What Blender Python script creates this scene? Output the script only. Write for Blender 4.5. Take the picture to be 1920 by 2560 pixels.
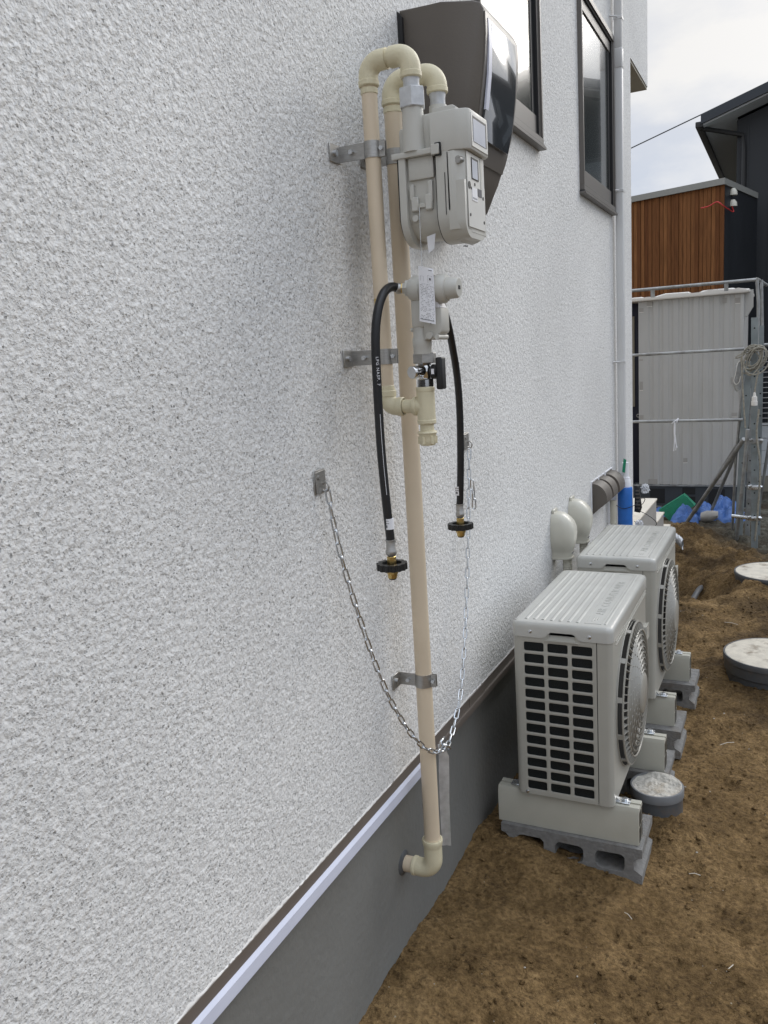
import bpy, bmesh, math, random
import numpy as np
from mathutils import Vector, Matrix
random.seed(7)
R = math.radians
for o in list(bpy.data.objects): bpy.data.objects.remove(o)
SC = bpy.context.scene
COL = SC.collection

# ---------------------------------------------------------------- camera
cam = bpy.data.cameras.new('camera')
co = bpy.data.objects.new('camera', cam); COL.objects.link(co)
cam.sensor_fit = 'HORIZONTAL'; cam.sensor_width = 36.0; cam.lens = 36.0*2070/1920
cam.clip_start = 0.02; cam.clip_end = 600
Mc = Matrix(((0.8987228323895501, -0.024235826400151955, 0.4378468856351014),
             (0.43442747694127043, 0.18525303030248877, -0.8814499883953315),
             (-0.05974979347326481, 0.9823919479934872, 0.1770198370168025))).to_4x4()
co.matrix_world = Matrix.Translation((0.80, 0, 1.44)) @ Mc
SC.camera = co

# ---------------------------------------------------------------- world + sun
w = bpy.data.worlds.new('World'); SC.world = w; w.use_nodes = True
nt = w.node_tree; N = nt.nodes; L = nt.links
for n in list(N): N.remove(n)
out = N.new('ShaderNodeOutputWorld')
SUN_EL, SUN_AZ = R(30), R(-4)          # azimuth measured from +y towards +x... (slightly towards -x)
SUND = Vector((math.sin(R(22))*math.cos(SUN_EL), math.cos(R(22))*math.cos(SUN_EL), math.sin(SUN_EL)))
sky = N.new('ShaderNodeTexSky'); sky.sky_type = 'NISHITA'; sky.sun_disc = False
sky.sun_elevation = SUN_EL; sky.sun_rotation = R(22); sky.air_density = 1.5; sky.dust_density = 4
bg1 = N.new('ShaderNodeBackground'); bg1.inputs['Strength'].default_value = 0.010
hs_ = N.new('ShaderNodeHueSaturation'); hs_.inputs['Saturation'].default_value = 0.25
L.new(sky.outputs['Color'], hs_.inputs['Color']); L.new(hs_.outputs['Color'], bg1.inputs['Color'])
tc = N.new('ShaderNodeTexCoord')
mp = N.new('ShaderNodeMapping'); mp.inputs['Scale'].default_value = (1.0, 1.0, 2.2)
L.new(tc.outputs['Generated'], mp.inputs['Vector'])
nz = N.new('ShaderNodeTexNoise'); nz.inputs['Scale'].default_value = 4.6; nz.inputs['Detail'].default_value = 7; nz.inputs['Roughness'].default_value = 0.52
L.new(mp.outputs['Vector'], nz.inputs['Vector'])
cr = N.new('ShaderNodeValToRGB')
cr.color_ramp.elements[0].position = 0.40; cr.color_ramp.elements[0].color = (0.50, 0.585, 0.74, 1)
cr.color_ramp.elements[1].position = 0.60; cr.color_ramp.elements[1].color = (0.84, 0.86, 0.89, 1)
L.new(nz.outputs['Fac'], cr.inputs['Fac'])
# overcast sky is brighter overhead
sx = N.new('ShaderNodeSeparateXYZ'); L.new(tc.outputs['Generated'], sx.inputs['Vector'])
mr = N.new('ShaderNodeMapRange'); mr.inputs['From Min'].default_value = 0.35; mr.inputs['From Max'].default_value = 1.0
mr.inputs['To Min'].default_value = 0.80; mr.inputs['To Max'].default_value = 2.5
L.new(sx.outputs['Z'], mr.inputs['Value'])
# brighter, warmer veil where the sun stands behind the cloud
dt = N.new('ShaderNodeVectorMath'); dt.operation = 'DOT_PRODUCT'
L.new(tc.outputs['Generated'], dt.inputs[0]); dt.inputs[1].default_value = Vector((-0.10, 0.93, 0.36)).normalized()
gl = N.new('ShaderNodeMapRange'); gl.inputs['From Min'].default_value = 0.965; gl.inputs['From Max'].default_value = 1.0
gl.inputs['To Min'].default_value = 0.0; gl.inputs['To Max'].default_value = 0.35
L.new(dt.outputs['Value'], gl.inputs['Value'])
mx = N.new('ShaderNodeMix'); mx.data_type = 'RGBA'; mx.inputs['B'].default_value = (1.0, 0.93, 0.84, 1)
L.new(gl.outputs['Result'], mx.inputs['Factor']); L.new(cr.outputs['Color'], mx.inputs['A'])
bg2 = N.new('ShaderNodeBackground')
L.new(mx.outputs['Result'], bg2.inputs['Color']); L.new(mr.outputs['Result'], bg2.inputs['Strength'])
ad = N.new('ShaderNodeAddShader'); L.new(bg1.outputs[0], ad.inputs[0]); L.new(bg2.outputs[0], ad.inputs[1])
L.new(ad.outputs[0], out.inputs['Surface'])
sl = bpy.data.lights.new('sun', 'SUN'); sl.energy = 1.2; sl.angle = R(28); sl.color = (1.0, 0.95, 0.88)
so = bpy.data.objects.new('sun', sl); COL.objects.link(so)
so.rotation_euler = SUND.to_track_quat('Z', 'Y').to_euler()
SC.view_settings.view_transform = 'Standard'; SC.view_settings.look = 'None'
SC.view_settings.exposure = 0.14; SC.view_settings.gamma = 1.0

# ---------------------------------------------------------------- materials
def newmat(name):
    m = bpy.data.materials.new(name); m.use_nodes = True
    return m, m.node_tree.nodes, m.node_tree.links, m.node_tree.nodes['Principled BSDF']
def pm(name, col, rough=.5, metal=0., spec=.5, vs=0, var=0., bs=0, bd=0.0005, coat=0., dirt=0., dcol=(.1, .07, .04), ds=6, trans=0., alpha=1., stretch=(1, 1, 1)):
    m, n, l, p = newmat(name)
    p.inputs['Base Color'].default_value = (*col, 1); p.inputs['Roughness'].default_value = rough
    p.inputs['Metallic'].default_value = metal; p.inputs['Specular IOR Level'].default_value = spec
    p.inputs['Coat Weight'].default_value = coat; p.inputs['Coat Roughness'].default_value = .15
    p.inputs['Transmission Weight'].default_value = trans; p.inputs['Alpha'].default_value = alpha
    t = n.new('ShaderNodeTexCoord'); mpn = n.new('ShaderNodeMapping'); mpn.inputs['Scale'].default_value = stretch
    l.new(t.outputs['Object'], mpn.inputs['Vector'])
    src = None
    if var:
        a = n.new('ShaderNodeTexNoise'); a.inputs['Scale'].default_value = vs; a.inputs['Detail'].default_value = 6
        l.new(mpn.outputs[0], a.inputs['Vector'])
        r = n.new('ShaderNodeMapRange'); r.inputs['From Min'].default_value = .3; r.inputs['From Max'].default_value = .7
        r.inputs['To Min'].default_value = 1-var; r.inputs['To Max'].default_value = 1+var
        l.new(a.outputs['Fac'], r.inputs['Value'])
        h = n.new('ShaderNodeHueSaturation'); h.inputs['Color'].default_value = (*col, 1); l.new(r.outputs['Result'], h.inputs['Value'])
        src = h.outputs['Color']
        rr = n.new('ShaderNodeMapRange'); rr.inputs['To Min'].default_value = max(0, rough-.08); rr.inputs['To Max'].default_value = min(1, rough+.08)
        l.new(a.outputs['Fac'], rr.inputs['Value']); l.new(rr.outputs['Result'], p.inputs['Roughness'])
    if dirt:
        a = n.new('ShaderNodeTexNoise'); a.inputs['Scale'].default_value = ds; a.inputs['Detail'].default_value = 8; a.inputs['Roughness'].default_value = .65
        l.new(mpn.outputs[0], a.inputs['Vector'])
        c = n.new('ShaderNodeMapRange'); c.inputs['From Min'].default_value = .52; c.inputs['From Max'].default_value = .68; c.inputs['To Max'].default_value = dirt
        l.new(a.outputs['Fac'], c.inputs['Value'])
        x = n.new('ShaderNodeMix'); x.data_type = 'RGBA'; x.inputs['B'].default_value = (*dcol, 1)
        if src: l.new(src, x.inputs['A'])
        else: x.inputs['A'].default_value = (*col, 1)
        l.new(c.outputs['Result'], x.inputs['Factor']); src = x.outputs['Result']
    if src: l.new(src, p.inputs['Base Color'])
    if bs:
        a = n.new('ShaderNodeTexNoise'); a.inputs['Scale'].default_value = bs; a.inputs['Detail'].default_value = 4
        l.new(mpn.outputs[0], a.inputs['Vector'])
        b = n.new('ShaderNodeBump'); b.inputs['Distance'].default_value = bd; b.inputs['Strength'].default_value = 1
        l.new(a.outputs['Fac'], b.inputs['Height']); l.new(b.outputs['Normal'], p.inputs['Normal'])
    return m

def stucco():
    m, n, l, p = newmat('stucco')
    t = n.new('ShaderNodeTexCoord')
    def noise(sc, det=4, ro=.5):
        a = n.new('ShaderNodeTexNoise'); a.inputs['Scale'].default_value = sc; a.inputs['Detail'].default_value = det; a.inputs['Roughness'].default_value = ro
        l.new(t.outputs['Object'], a.inputs['Vector']); return a.outputs['Fac']
    def rng(s, a, b, c, d):
        r = n.new('ShaderNodeMapRange'); r.inputs['From Min'].default_value = a; r.inputs['From Max'].default_value = b
        r.inputs['To Min'].default_value = c; r.inputs['To Max'].default_value = d; l.new(s, r.inputs['Value']); return r.outputs['Result']
    def mul(a, b, op='MULTIPLY'):
        q = n.new('ShaderNodeMath'); q.operation = op; l.new(a, q.inputs[0])
        if isinstance(b, float): q.inputs[1].default_value = b
        else: l.new(b, q.inputs[1])
        return q.outputs[0]
    # base mottling
    base = n.new('ShaderNodeMix'); base.data_type = 'RGBA'
    base.inputs['A'].default_value = (.69, .685, .665, 1); base.inputs['B'].default_value = (.84, .835, .815, 1)
    l.new(rng(noise(150, 3), .35, .65, 0, 1), base.inputs['Factor'])
    big = n.new('ShaderNodeHueSaturation'); l.new(base.outputs['Result'], big.inputs['Color'])
    l.new(rng(noise(1.7, 5), .3, .7, .93, 1.05), big.inputs['Value'])
    mid = n.new('ShaderNodeHueSaturation'); l.new(big.outputs['Color'], mid.inputs['Color']); l.new(rng(noise(48, 3, .6), .3, .7, .91, 1.06), mid.inputs['Value']); big = mid
    # dark mineral chips; the faint grey ones paint shade into small pits
    def chips(scale, thr, size, warp=.35):
        wn = n.new('ShaderNodeTexNoise'); wn.inputs['Scale'].default_value = scale*1.3; wn.inputs['Detail'].default_value = 2; l.new(t.outputs['Object'], wn.inputs['Vector'])
        vm = n.new('ShaderNodeVectorMath'); vm.operation = 'MULTIPLY_ADD'; l.new(wn.outputs['Color'], vm.inputs[0])
        vm.inputs[1].default_value = (warp/scale,)*3; l.new(t.outputs['Object'], vm.inputs[2])
        v = n.new('ShaderNodeTexVoronoi'); v.inputs['Scale'].default_value = scale; l.new(vm.outputs[0], v.inputs['Vector'])
        s = n.new('ShaderNodeSeparateColor'); l.new(v.outputs['Color'], s.inputs[0])
        on = rng(s.outputs[0], thr, thr+.25, 0, 1)
        sz = rng(s.outputs[1], 0, 1, size*.5, size)
        d = mul(mul(v.outputs['Distance'], sz, 'SUBTRACT'), -9.0)
        c = n.new('ShaderNodeClamp'); l.new(d, c.inputs['Value'])
        return mul(c.outputs[0], on)
    def over(col, fac, c2):
        x = n.new('ShaderNodeMix'); x.data_type = 'RGBA'; l.new(col, x.inputs['A']); x.inputs['B'].default_value = (*c2, 1); l.new(fac, x.inputs['Factor']); return x.outputs['Result']
    c1 = chips(215, .42, .58, .9); c2 = chips(155, .60, .56, .9); c3 = chips(95, .88, .42, .9)
    col = over(big.outputs['Color'], mul(c1, .28), (.25, .25, .25))
    col = over(col, mul(c2, .68), (.12, .12, .12)); col = over(col, mul(c3, .75), (.20, .10, .08))
    l.new(col, p.inputs['Base Color'])
    p.inputs['Roughness'].default_value = .82; p.inputs['Specular IOR Level'].default_value = .3
    h = mul(noise(92, 3, .48), 1.0); h2 = mul(noise(230, 2), .3)
    hh = mul(mul(h, h2, 'ADD'), mul(mul(c2, c1, 'ADD'), .25), 'SUBTRACT')
    b = n.new('ShaderNodeBump'); b.inputs['Distance'].default_value = .0056; b.inputs['Strength'].default_value = .8
    l.new(hh, b.inputs['Height']); l.new(b.outputs['Normal'], p.inputs['Normal'])
    return m

def soil():
    m, n, l, p = newmat('soil')
    t = n.new('ShaderNodeTexCoord')
    def noise(sc, det=4, ro=.5, d=0):
        a = n.new('ShaderNodeTexNoise'); a.inputs['Scale'].default_value = sc; a.inputs['Detail'].default_value = det; a.inputs['Roughness'].default_value = ro; a.inputs['Distortion'].default_value = d
        l.new(t.outputs['Object'], a.inputs['Vector']); return a.outputs['Fac']
    r = n.new('ShaderNodeValToRGB'); e = r.color_ramp.elements
    e[0].position = .24; e[0].color = (.105, .064, .027, 1); e[1].position = .72; e[1].color = (.42, .285, .145, 1)
    k = e.new(.48); k.color = (.225, .143, .064, 1); k = e.new(.58); k.color = (.305, .198, .093, 1)
    l.new(noise(5.5, 10, .68, .4), r.inputs['Fac'])
    f = n.new('ShaderNodeMix'); f.data_type = 'RGBA'; f.blend_type = 'OVERLAY'; f.inputs['Factor'].default_value = .8
    l.new(r.outputs['Color'], f.inputs['A'])
    g = n.new('ShaderNodeValToRGB'); g.color_ramp.elements[0].position = .32; g.color_ramp.elements[0].color = (.16, .14, .12, 1)
    g.color_ramp.elements[1].position = .62; g.color_ramp.elements[1].color = (.66, .66, .62, 1)
    l.new(noise(75, 6, .7), g.inputs['Fac']); l.new(g.outputs['Color'], f.inputs['B'])
    # grey gravelly ground farther back
    s = n.new('ShaderNodeSeparateXYZ'); l.new(t.outputs['Object'], s.inputs[0])
    yy = n.new('ShaderNodeMath'); yy.operation = 'MULTIPLY_ADD'; l.new(s.outputs['X'], yy.inputs[0]); yy.inputs[1].default_value = 1.6; l.new(s.outputs['Y'], yy.inputs[2])
    y2 = n.new('ShaderNodeMath'); y2.operation = 'ADD'; l.new(yy.outputs[0], y2.inputs[0]); l.new(noise(3, 4), y2.inputs[1])
    mr = n.new('ShaderNodeMapRange'); mr.inputs['From Min'].default_value = 7.2; mr.inputs['From Max'].default_value = 7.7; l.new(y2.outputs[0], mr.inputs['Value'])
    gr = n.new('ShaderNodeValToRGB'); gr.color_ramp.elements[0].position = .35; gr.color_ramp.elements[0].color = (.05, .047, .036, 1)
    gr.color_ramp.elements[1].position = .7; gr.color_ramp.elements[1].color = (.22, .21, .17, 1); l.new(noise(22, 8, .7), gr.inputs['Fac'])
    x = n.new('ShaderNodeMix'); x.data_type = 'RGBA'; l.new(mr.outputs['Result'], x.inputs['Factor']); l.new(f.outputs['Result'], x.inputs['A']); l.new(gr.outputs['Color'], x.inputs['B'])
    pn = n.new('ShaderNodeMapRange'); pn.inputs['From Min'].default_value = .43; pn.inputs['From Max'].default_value = .37; l.new(noise(85, 2, .5, .3), pn.inputs['Value'])  # clustered dark spots: the shade of small pits painted into the colour
    pc = n.new('ShaderNodeMapRange'); pc.inputs['From Min'].default_value = .44; pc.inputs['From Max'].default_value = .60; pc.inputs['To Max'].default_value = .6; l.new(noise(7, 5, .6), pc.inputs['Value'])
    pp = n.new('ShaderNodeMath'); pp.operation = 'MULTIPLY'; l.new(pn.outputs['Result'], pp.inputs[0]); l.new(pc.outputs['Result'], pp.inputs[1])
    xp = n.new('ShaderNodeMix'); xp.data_type = 'RGBA'; xp.inputs['B'].default_value = (.045, .028, .013, 1); l.new(pp.outputs[0], xp.inputs['Factor']); l.new(x.outputs['Result'], xp.inputs['A']); x = xp
    # freshly dug, damp earth round the trench and mounds
    dv_ = n.new('ShaderNodeMapRange'); dv_.inputs['From Min'].default_value = 4.75; dv_.inputs['From Max'].default_value = 5.1; l.new(y2.outputs[0], dv_.inputs['Value'])
    s3 = n.new('ShaderNodeMath'); s3.operation = 'MULTIPLY'; l.new(dv_.outputs['Result'], s3.inputs[0])
    q3 = n.new('ShaderNodeMapRange'); q3.inputs['From Min'].default_value = .40; q3.inputs['From Max'].default_value = .62; q3.inputs['To Max'].default_value = .8; l.new(noise(3.4, 6, .6), q3.inputs['Value']); l.new(q3.outputs['Result'], s3.inputs[1])
    x3 = n.new('ShaderNodeMix'); x3.data_type = 'RGBA'; x3.inputs['B'].default_value = (.040, .025, .013, 1); l.new(s3.outputs[0], x3.inputs['Factor']); l.new(x.outputs['Result'], x3.inputs['A']); x = x3
    # pale grit
    v = n.new('ShaderNodeTexVoronoi'); v.inputs['Scale'].default_value = 42; l.new(t.outputs['Object'], v.inputs['Vector'])
    sc = n.new('ShaderNodeSeparateColor'); l.new(v.outputs['Color'], sc.inputs[0])
    a = n.new('ShaderNodeMath'); a.operation = 'GREATER_THAN'; a.inputs[1].default_value = .93; l.new(sc.outputs[0], a.inputs[0])
    b_ = n.new('ShaderNodeMath'); b_.operation = 'LESS_THAN'; b_.inputs[1].default_value = .09; l.new(v.outputs['Distance'], b_.inputs[0])
    c = n.new('ShaderNodeMath'); c.operation = 'MULTIPLY'; l.new(a.outputs[0], c.inputs[0]); l.new(b_.outputs[0], c.inputs[1])
    x2 = n.new('ShaderNodeMix'); x2.data_type = 'RGBA'; l.new(c.outputs[0], x2.inputs['Factor']); l.new(x.outputs['Result'], x2.inputs['A']); x2.inputs['B'].default_value = (.42, .36, .26, 1)
    l.new(x2.outputs['Result'], p.inputs['Base Color']); p.inputs['Roughness'].default_value = .93; p.inputs['Specular IOR Level'].default_value = .2
    h1 = n.new('ShaderNodeMath'); h1.operation = 'MULTIPLY_ADD'; l.new(noise(55, 8, .65), h1.inputs[0]); h1.inputs[1].default_value = 1.0
    h2 = n.new('ShaderNodeMath'); h2.operation = 'MULTIPLY'; l.new(noise(210, 4, .6), h2.inputs[0]); h2.inputs[1].default_value = .35; l.new(h2.outputs[0], h1.inputs[2])
    b = n.new('ShaderNodeBump'); b.inputs['Distance'].default_value = .024; b.inputs['Strength'].default_value = 1.0
    l.new(h1.outputs[0], b.inputs['Height']); l.new(b.outputs['Normal'], p.inputs['Normal'])
    return m

def woodmat():
    m, n, l, p = newmat('cedar siding')
    t = n.new('ShaderNodeTexCoord')
    s = n.new('ShaderNodeSeparateXYZ'); l.new(t.outputs['UV'], s.inputs[0])
    fl = n.new('ShaderNodeMath'); fl.operation = 'MULTIPLY'; fl.inputs[1].default_value = 1/.055; l.new(s.outputs['X'], fl.inputs[0])
    f2 = n.new('ShaderNodeMath'); f2.operation = 'FLOOR'; l.new(fl.outputs[0], f2.inputs[0])
    wn = n.new('ShaderNodeTexWhiteNoise'); wn.noise_dimensions = '1D'; l.new(f2.outputs[0], wn.inputs['W'])
    r = n.new('ShaderNodeValToRGB'); e = r.color_ramp.elements
    e[0].color = (.115, .043, .015, 1); e[1].color = (.225, .098, .036, 1); l.new(wn.outputs['Value'], r.inputs['Fac'])
    mp_ = n.new('ShaderNodeMapping'); mp_.inputs['Scale'].default_value = (25, 1.2, 1); l.new(t.outputs['UV'], mp_.inputs['Vector'])
    nz_ = n.new('ShaderNodeTexNoise'); nz_.inputs['Scale'].default_value = 3; nz_.inputs['Detail'].default_value = 5; l.new(mp_.outputs[0], nz_.inputs['Vector'])
    h = n.new('ShaderNodeHueSaturation'); l.new(r.outputs['Color'], h.inputs['Color'])
    mr = n.new('ShaderNodeMapRange'); mr.inputs['From Min'].default_value = .3; mr.inputs['From Max'].default_value = .7; mr.inputs['To Min'].default_value = .7; mr.inputs['To Max'].default_value = 1.3
    l.new(nz_.outputs['Fac'], mr.inputs['Value']); l.new(mr.outputs['Result'], h.inputs['Value'])
    l.new(h.outputs['Color'], p.inputs['Base Color']); p.inputs['Roughness'].default_value = .75; p.inputs['Specular IOR Level'].default_value = .15
    return m

M = {
 'stucco': stucco(), 'soil': soil(), 'wood': woodmat(),
 'found': pm('foundation paint', (.19, .19, .178), .62, vs=5, var=.07, bs=60, bd=.0016, dirt=.35, dcol=(.25, .235, .205), ds=2.2),
 'trim': pm('brown trim metal', (.15, .125, .105), .42, vs=20, var=.05),
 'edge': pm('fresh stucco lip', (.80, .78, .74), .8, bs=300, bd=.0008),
 'film': pm('bluish protective film', (.60, .62, .72), .38, vs=9, var=.05),
 'pipe': pm('beige coated pipe', (.66, .55, .405), .42, vs=9, var=.05, bs=300, bd=.00015),
 'fit': pm('cream coated fitting', (.66, .60, .42), .48, vs=30, var=.05, bs=420, bd=.0006),
 'galv': pm('painted zinc nipple', (.55, .56, .57), .42, .35, vs=60, var=.14, bs=90, bd=.0008),
 'steel': pm('stainless bracket', (.42, .41, .39), .42, .85, vs=90, var=.12, stretch=(1, 1, 6)),
 'zinc': pm('zinc chain', (.62, .64, .66), .26, .95, vs=80, var=.1),
 'chrome': pm('chrome', (.72, .72, .72), .12, 1.),
 'brass': pm('brass', (.56, .41, .16), .3, 1., vs=60, var=.12),
 'meter': pm('meter grey paint', (.52, .51, .465), .42, vs=18, var=.025, bs=500, bd=.0002),
 'meterlight': pm('meter front pale grey', (.66, .65, .61), .42, vs=18, var=.02),
 'dark': pm('dark gap', (.012, .012, .012), .7),
 'black': pm('black rubber', (.010, .010, .011), .36, vs=40, var=.2),
 'blackpl': pm('black plastic', (.012, .012, .012), .45, bs=200, bd=.0002),
 'white': pm('white paper', (.80, .80, .82), .6, vs=30, var=.03),
 'print': pm('grey print', (.12, .12, .13), .7),
 'lcd': pm('white display window', (.80, .82, .88), .12, vs=30, var=.05, coat=.6),
 'taupe': pm('taupe plastic', (.118, .102, .086), .5, vs=12, var=.05, bs=260, bd=.0003),
 'taupe2': pm('taupe front frame', (.16, .145, .13), .35, vs=12, var=.05),
 'glassdark': pm('glossy clear window', (.035, .04, .045), .03, spec=1., coat=1.),
 'pane': pm('dark window pane', (.016, .024, .022), .0, spec=1., coat=1.),
 'frame': pm('bronze window frame', (.135, .124, .112), .42, .0),
 'frameblk': pm('black gasket', (.012, .012, .013), .5),
 'spout': pm('grey downspout', (.64, .64, .63), .42, vs=3, var=.04),
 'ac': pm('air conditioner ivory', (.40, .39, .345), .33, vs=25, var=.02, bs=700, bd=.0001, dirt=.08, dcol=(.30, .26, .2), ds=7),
 'actop_lit': pm('air conditioner lit top', (.47, .465, .43), .22, vs=10, var=.03, dirt=.1, dcol=(.45, .42, .36), ds=14),  # paler copy of the casing ivory, brightness of the lit lid in its colour
 'fins': pm('dark fins', (.028, .034, .036), .35, .3),
 'grille': pm('fan grille plastic', (.33, .315, .275), .36, vs=25, var=.03),
 'beam': pm('cream base beam', (.43, .415, .35), .5, vs=20, var=.03, dirt=.15, dcol=(.35, .29, .2), ds=9),
 'block': pm('concrete block', (.195, .190, .180), .92, vs=60, var=.18, bs=160, bd=.0035, dirt=.35, dcol=(.14, .10, .06), ds=12),
 'cap': pm('ivory duct cover', (.56, .54, .46), .3, vs=14, var=.02, dirt=.08, dcol=(.4, .36, .28), ds=10),
 'pvcgrey': pm('grey pvc', (.085, .09, .095), .42, vs=20, var=.1, dirt=.4, dcol=(.16, .11, .07), ds=14),
 'rimgrey': pm('lighter grey pvc rim', (.17, .175, .18), .42, vs=20, var=.1, dirt=.4, dcol=(.2, .15, .1), ds=14),
 'mortar': pm('pale mortar', (.50, .47, .41), .85, vs=40, var=.2, bs=90, bd=.007, dirt=.55, dcol=(.27, .19, .1), ds=18),
 'lid': pm('concrete cover', (.56, .51, .42), .8, vs=25, var=.12, bs=120, bd=.002, dirt=.75, dcol=(.13, .09, .05), ds=13),
 'navy': pm('navy panel', (.012, .014, .03), .6),
 'cabin': pm('cabin grey plastic', (.46, .45, .425), .5, vs=3, var=.05, dirt=.25, dcol=(.30, .28, .24), ds=3, stretch=(1, 1, .35)),
 'cabindark': pm('cabin base', (.045, .05, .055), .55, vs=6, var=.15),
 'roofw': pm('white roof plastic', (.74, .71, .66), .45),
 'scaf': pm('galvanised tube', (.33, .335, .33), .5, .45, vs=16, var=.25, dirt=.45, dcol=(.12, .10, .07), ds=12),
 'scaf2': pm('galvanised angle', (.24, .27, .275), .55, .3, vs=10, var=.2, dirt=.35, dcol=(.14, .12, .09), ds=9),
 'tarpb': pm('blue tarp', (.05, .13, .36), .5, vs=9, var=.25, bs=25, bd=.01, dirt=.3, dcol=(.12, .10, .08), ds=9),
 'tarpg': pm('green mat', (.01, .19, .10), .7, vs=30, var=.15, bs=90, bd=.004),
 'blue': pm('blue plastic sleeve', (.025, .16, .55), .42, vs=30, var=.12),
 'greentape': pm('green tape', (.01, .25, .13), .5),
 'porch': pm('cream porch tile', (.66, .60, .50), .6, vs=12, var=.05),
 'porchside': pm('porch side grey', (.36, .34, .31), .8, vs=12, var=.06, bs=60, bd=.001),  # shading of the step sides put into a greyer tone
 'rope': pm('grey cord', (.30, .28, .23), .7, vs=60, var=.25),
 'blackhouse': pm('black metal siding', (.010, .012, .015), .5, vs=3, var=.15),
 'blackroof': pm('charcoal roof metal', (.028, .033, .04), .38, .2),
 'soffit': pm('pale soffit', (.42, .44, .45), .7),
 'soffitb': pm('olive soffit', (.26, .24, .19), .8, bs=60, bd=.002),
 'coping': pm('grey coping', (.24, .24, .22), .5),
 'fence': pm('white fence panel', (.55, .57, .58), .6, vs=5, var=.05),
 'red': pm('red plastic', (.5, .03, .03), .5),
 'skyblue': pm('dull curtain', (.05, .07, .065), .7),
}
def clearmat():
    m, n, l, p = newmat('clear crumpled plastic')
    p.inputs['Base Color'].default_value = (.85, .87, .9, 1); p.inputs['Roughness'].default_value = .15
    p.inputs['Alpha'].default_value = .45; return m
M['clear'] = clearmat()

# ---------------------------------------------------------------- geometry helpers
def nb(): return bmesh.new()
def obj(name, bm, mat, parent=None, ang=38, smooth=True):
    me = bpy.data.meshes.new(name)
    bmesh.ops.recalc_face_normals(bm, faces=bm.faces)
    bm.to_mesh(me); bm.free()
    for m_ in (mat if isinstance(mat, (list, tuple)) else [mat]): me.materials.append(M[m_])
    if smooth:
        me.shade_smooth() if hasattr(me, 'shade_smooth') else None
        me.set_sharp_from_angle(angle=R(ang))
    o = bpy.data.objects.new(name, me); COL.objects.link(o)
    if parent is not None:
        o.parent = parent
        if parent.type == 'EMPTY' and parent.parent is None: o.location = -Vector(parent.location)
    return o
def thing(name, label, cat, loc=(0, 0, 0), group=None):
    o = bpy.data.objects.new(name, None); COL.objects.link(o); o.location = loc
    o.empty_display_size = .05
    o['label'] = label; o['category'] = cat
    if group: o['group'] = group
    return o
def tag(o, label, cat, group=None, kind=None):
    if label: o['label'] = label
    if cat: o['category'] = cat
    if group: o['group'] = group
    if kind: o['kind'] = kind
    return o
def dup(root, off, label):
    r = root.copy(); COL.objects.link(r); r.location = Vector(root.location)+Vector(off); r['label'] = label
    for ch in list(root.children):
        c = ch.copy(); COL.objects.link(c); c.parent = r
        for g in list(ch.children):
            d = g.copy(); COL.objects.link(d); d.parent = c
    return r
def box(bm, x0, x1, y0, y1, z0, z1, bev=0, seg=2, mi=0):
    vs = [bm.verts.new(p) for p in ((x0,y0,z0),(x1,y0,z0),(x1,y1,z0),(x0,y1,z0),(x0,y0,z1),(x1,y0,z1),(x1,y1,z1),(x0,y1,z1))]
    fs = [bm.faces.new([vs[i] for i in f]) for f in ((0,3,2,1),(4,5,6,7),(0,1,5,4),(1,2,6,5),(2,3,7,6),(3,0,4,7))]
    for f in fs: f.material_index = mi
    if bev:
        es = list({e for f in fs for e in f.edges})
        bmesh.ops.bevel(bm, geom=es, offset=bev, segments=seg, affect='EDGES', profile=.5)
    return vs
def frame_of(d):
    d = Vector(d).normalized(); a = Vector((0, 0, 1)) if abs(d.z) < .9 else Vector((1, 0, 0))
    u = d.cross(a).normalized(); return u, d.cross(u).normalized()
def lathe(bm, o, d, prof, n=28, cap=True, phase=0., mi=0):
    o = Vector(o); d = Vector(d).normalized(); u, v = frame_of(d); rings = []
    for t, r in prof:
        rings.append([bm.verts.new(o+d*t+(u*math.cos(phase+2*math.pi*i/n)+v*math.sin(phase+2*math.pi*i/n))*r) for i in range(n)])
    for a, b in zip(rings, rings[1:]):
        for i in range(n): bm.faces.new((a[i], a[(i+1) % n], b[(i+1) % n], b[i])).material_index = mi
    if cap:
        bm.faces.new(rings[0][::-1]).material_index = mi; bm.faces.new(rings[-1]).material_index = mi
def cyl(bm, p0, p1, r, r2=None, n=24, phase=0., mi=0):
    d = Vector(p1)-Vector(p0); lathe(bm, p0, d, [(0, r), (d.length, r if r2 is None else r2)], n, True, phase, mi)
def hexnut(bm, p0, p1, r, mi=0, phase=0.):
    d = Vector(p1)-Vector(p0); c = min(.0015, d.length*.12)
    lathe(bm, p0, d, [(0, r-c), (c, r), (d.length-c, r), (d.length, r-c)], 6, True, phase, mi)
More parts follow.
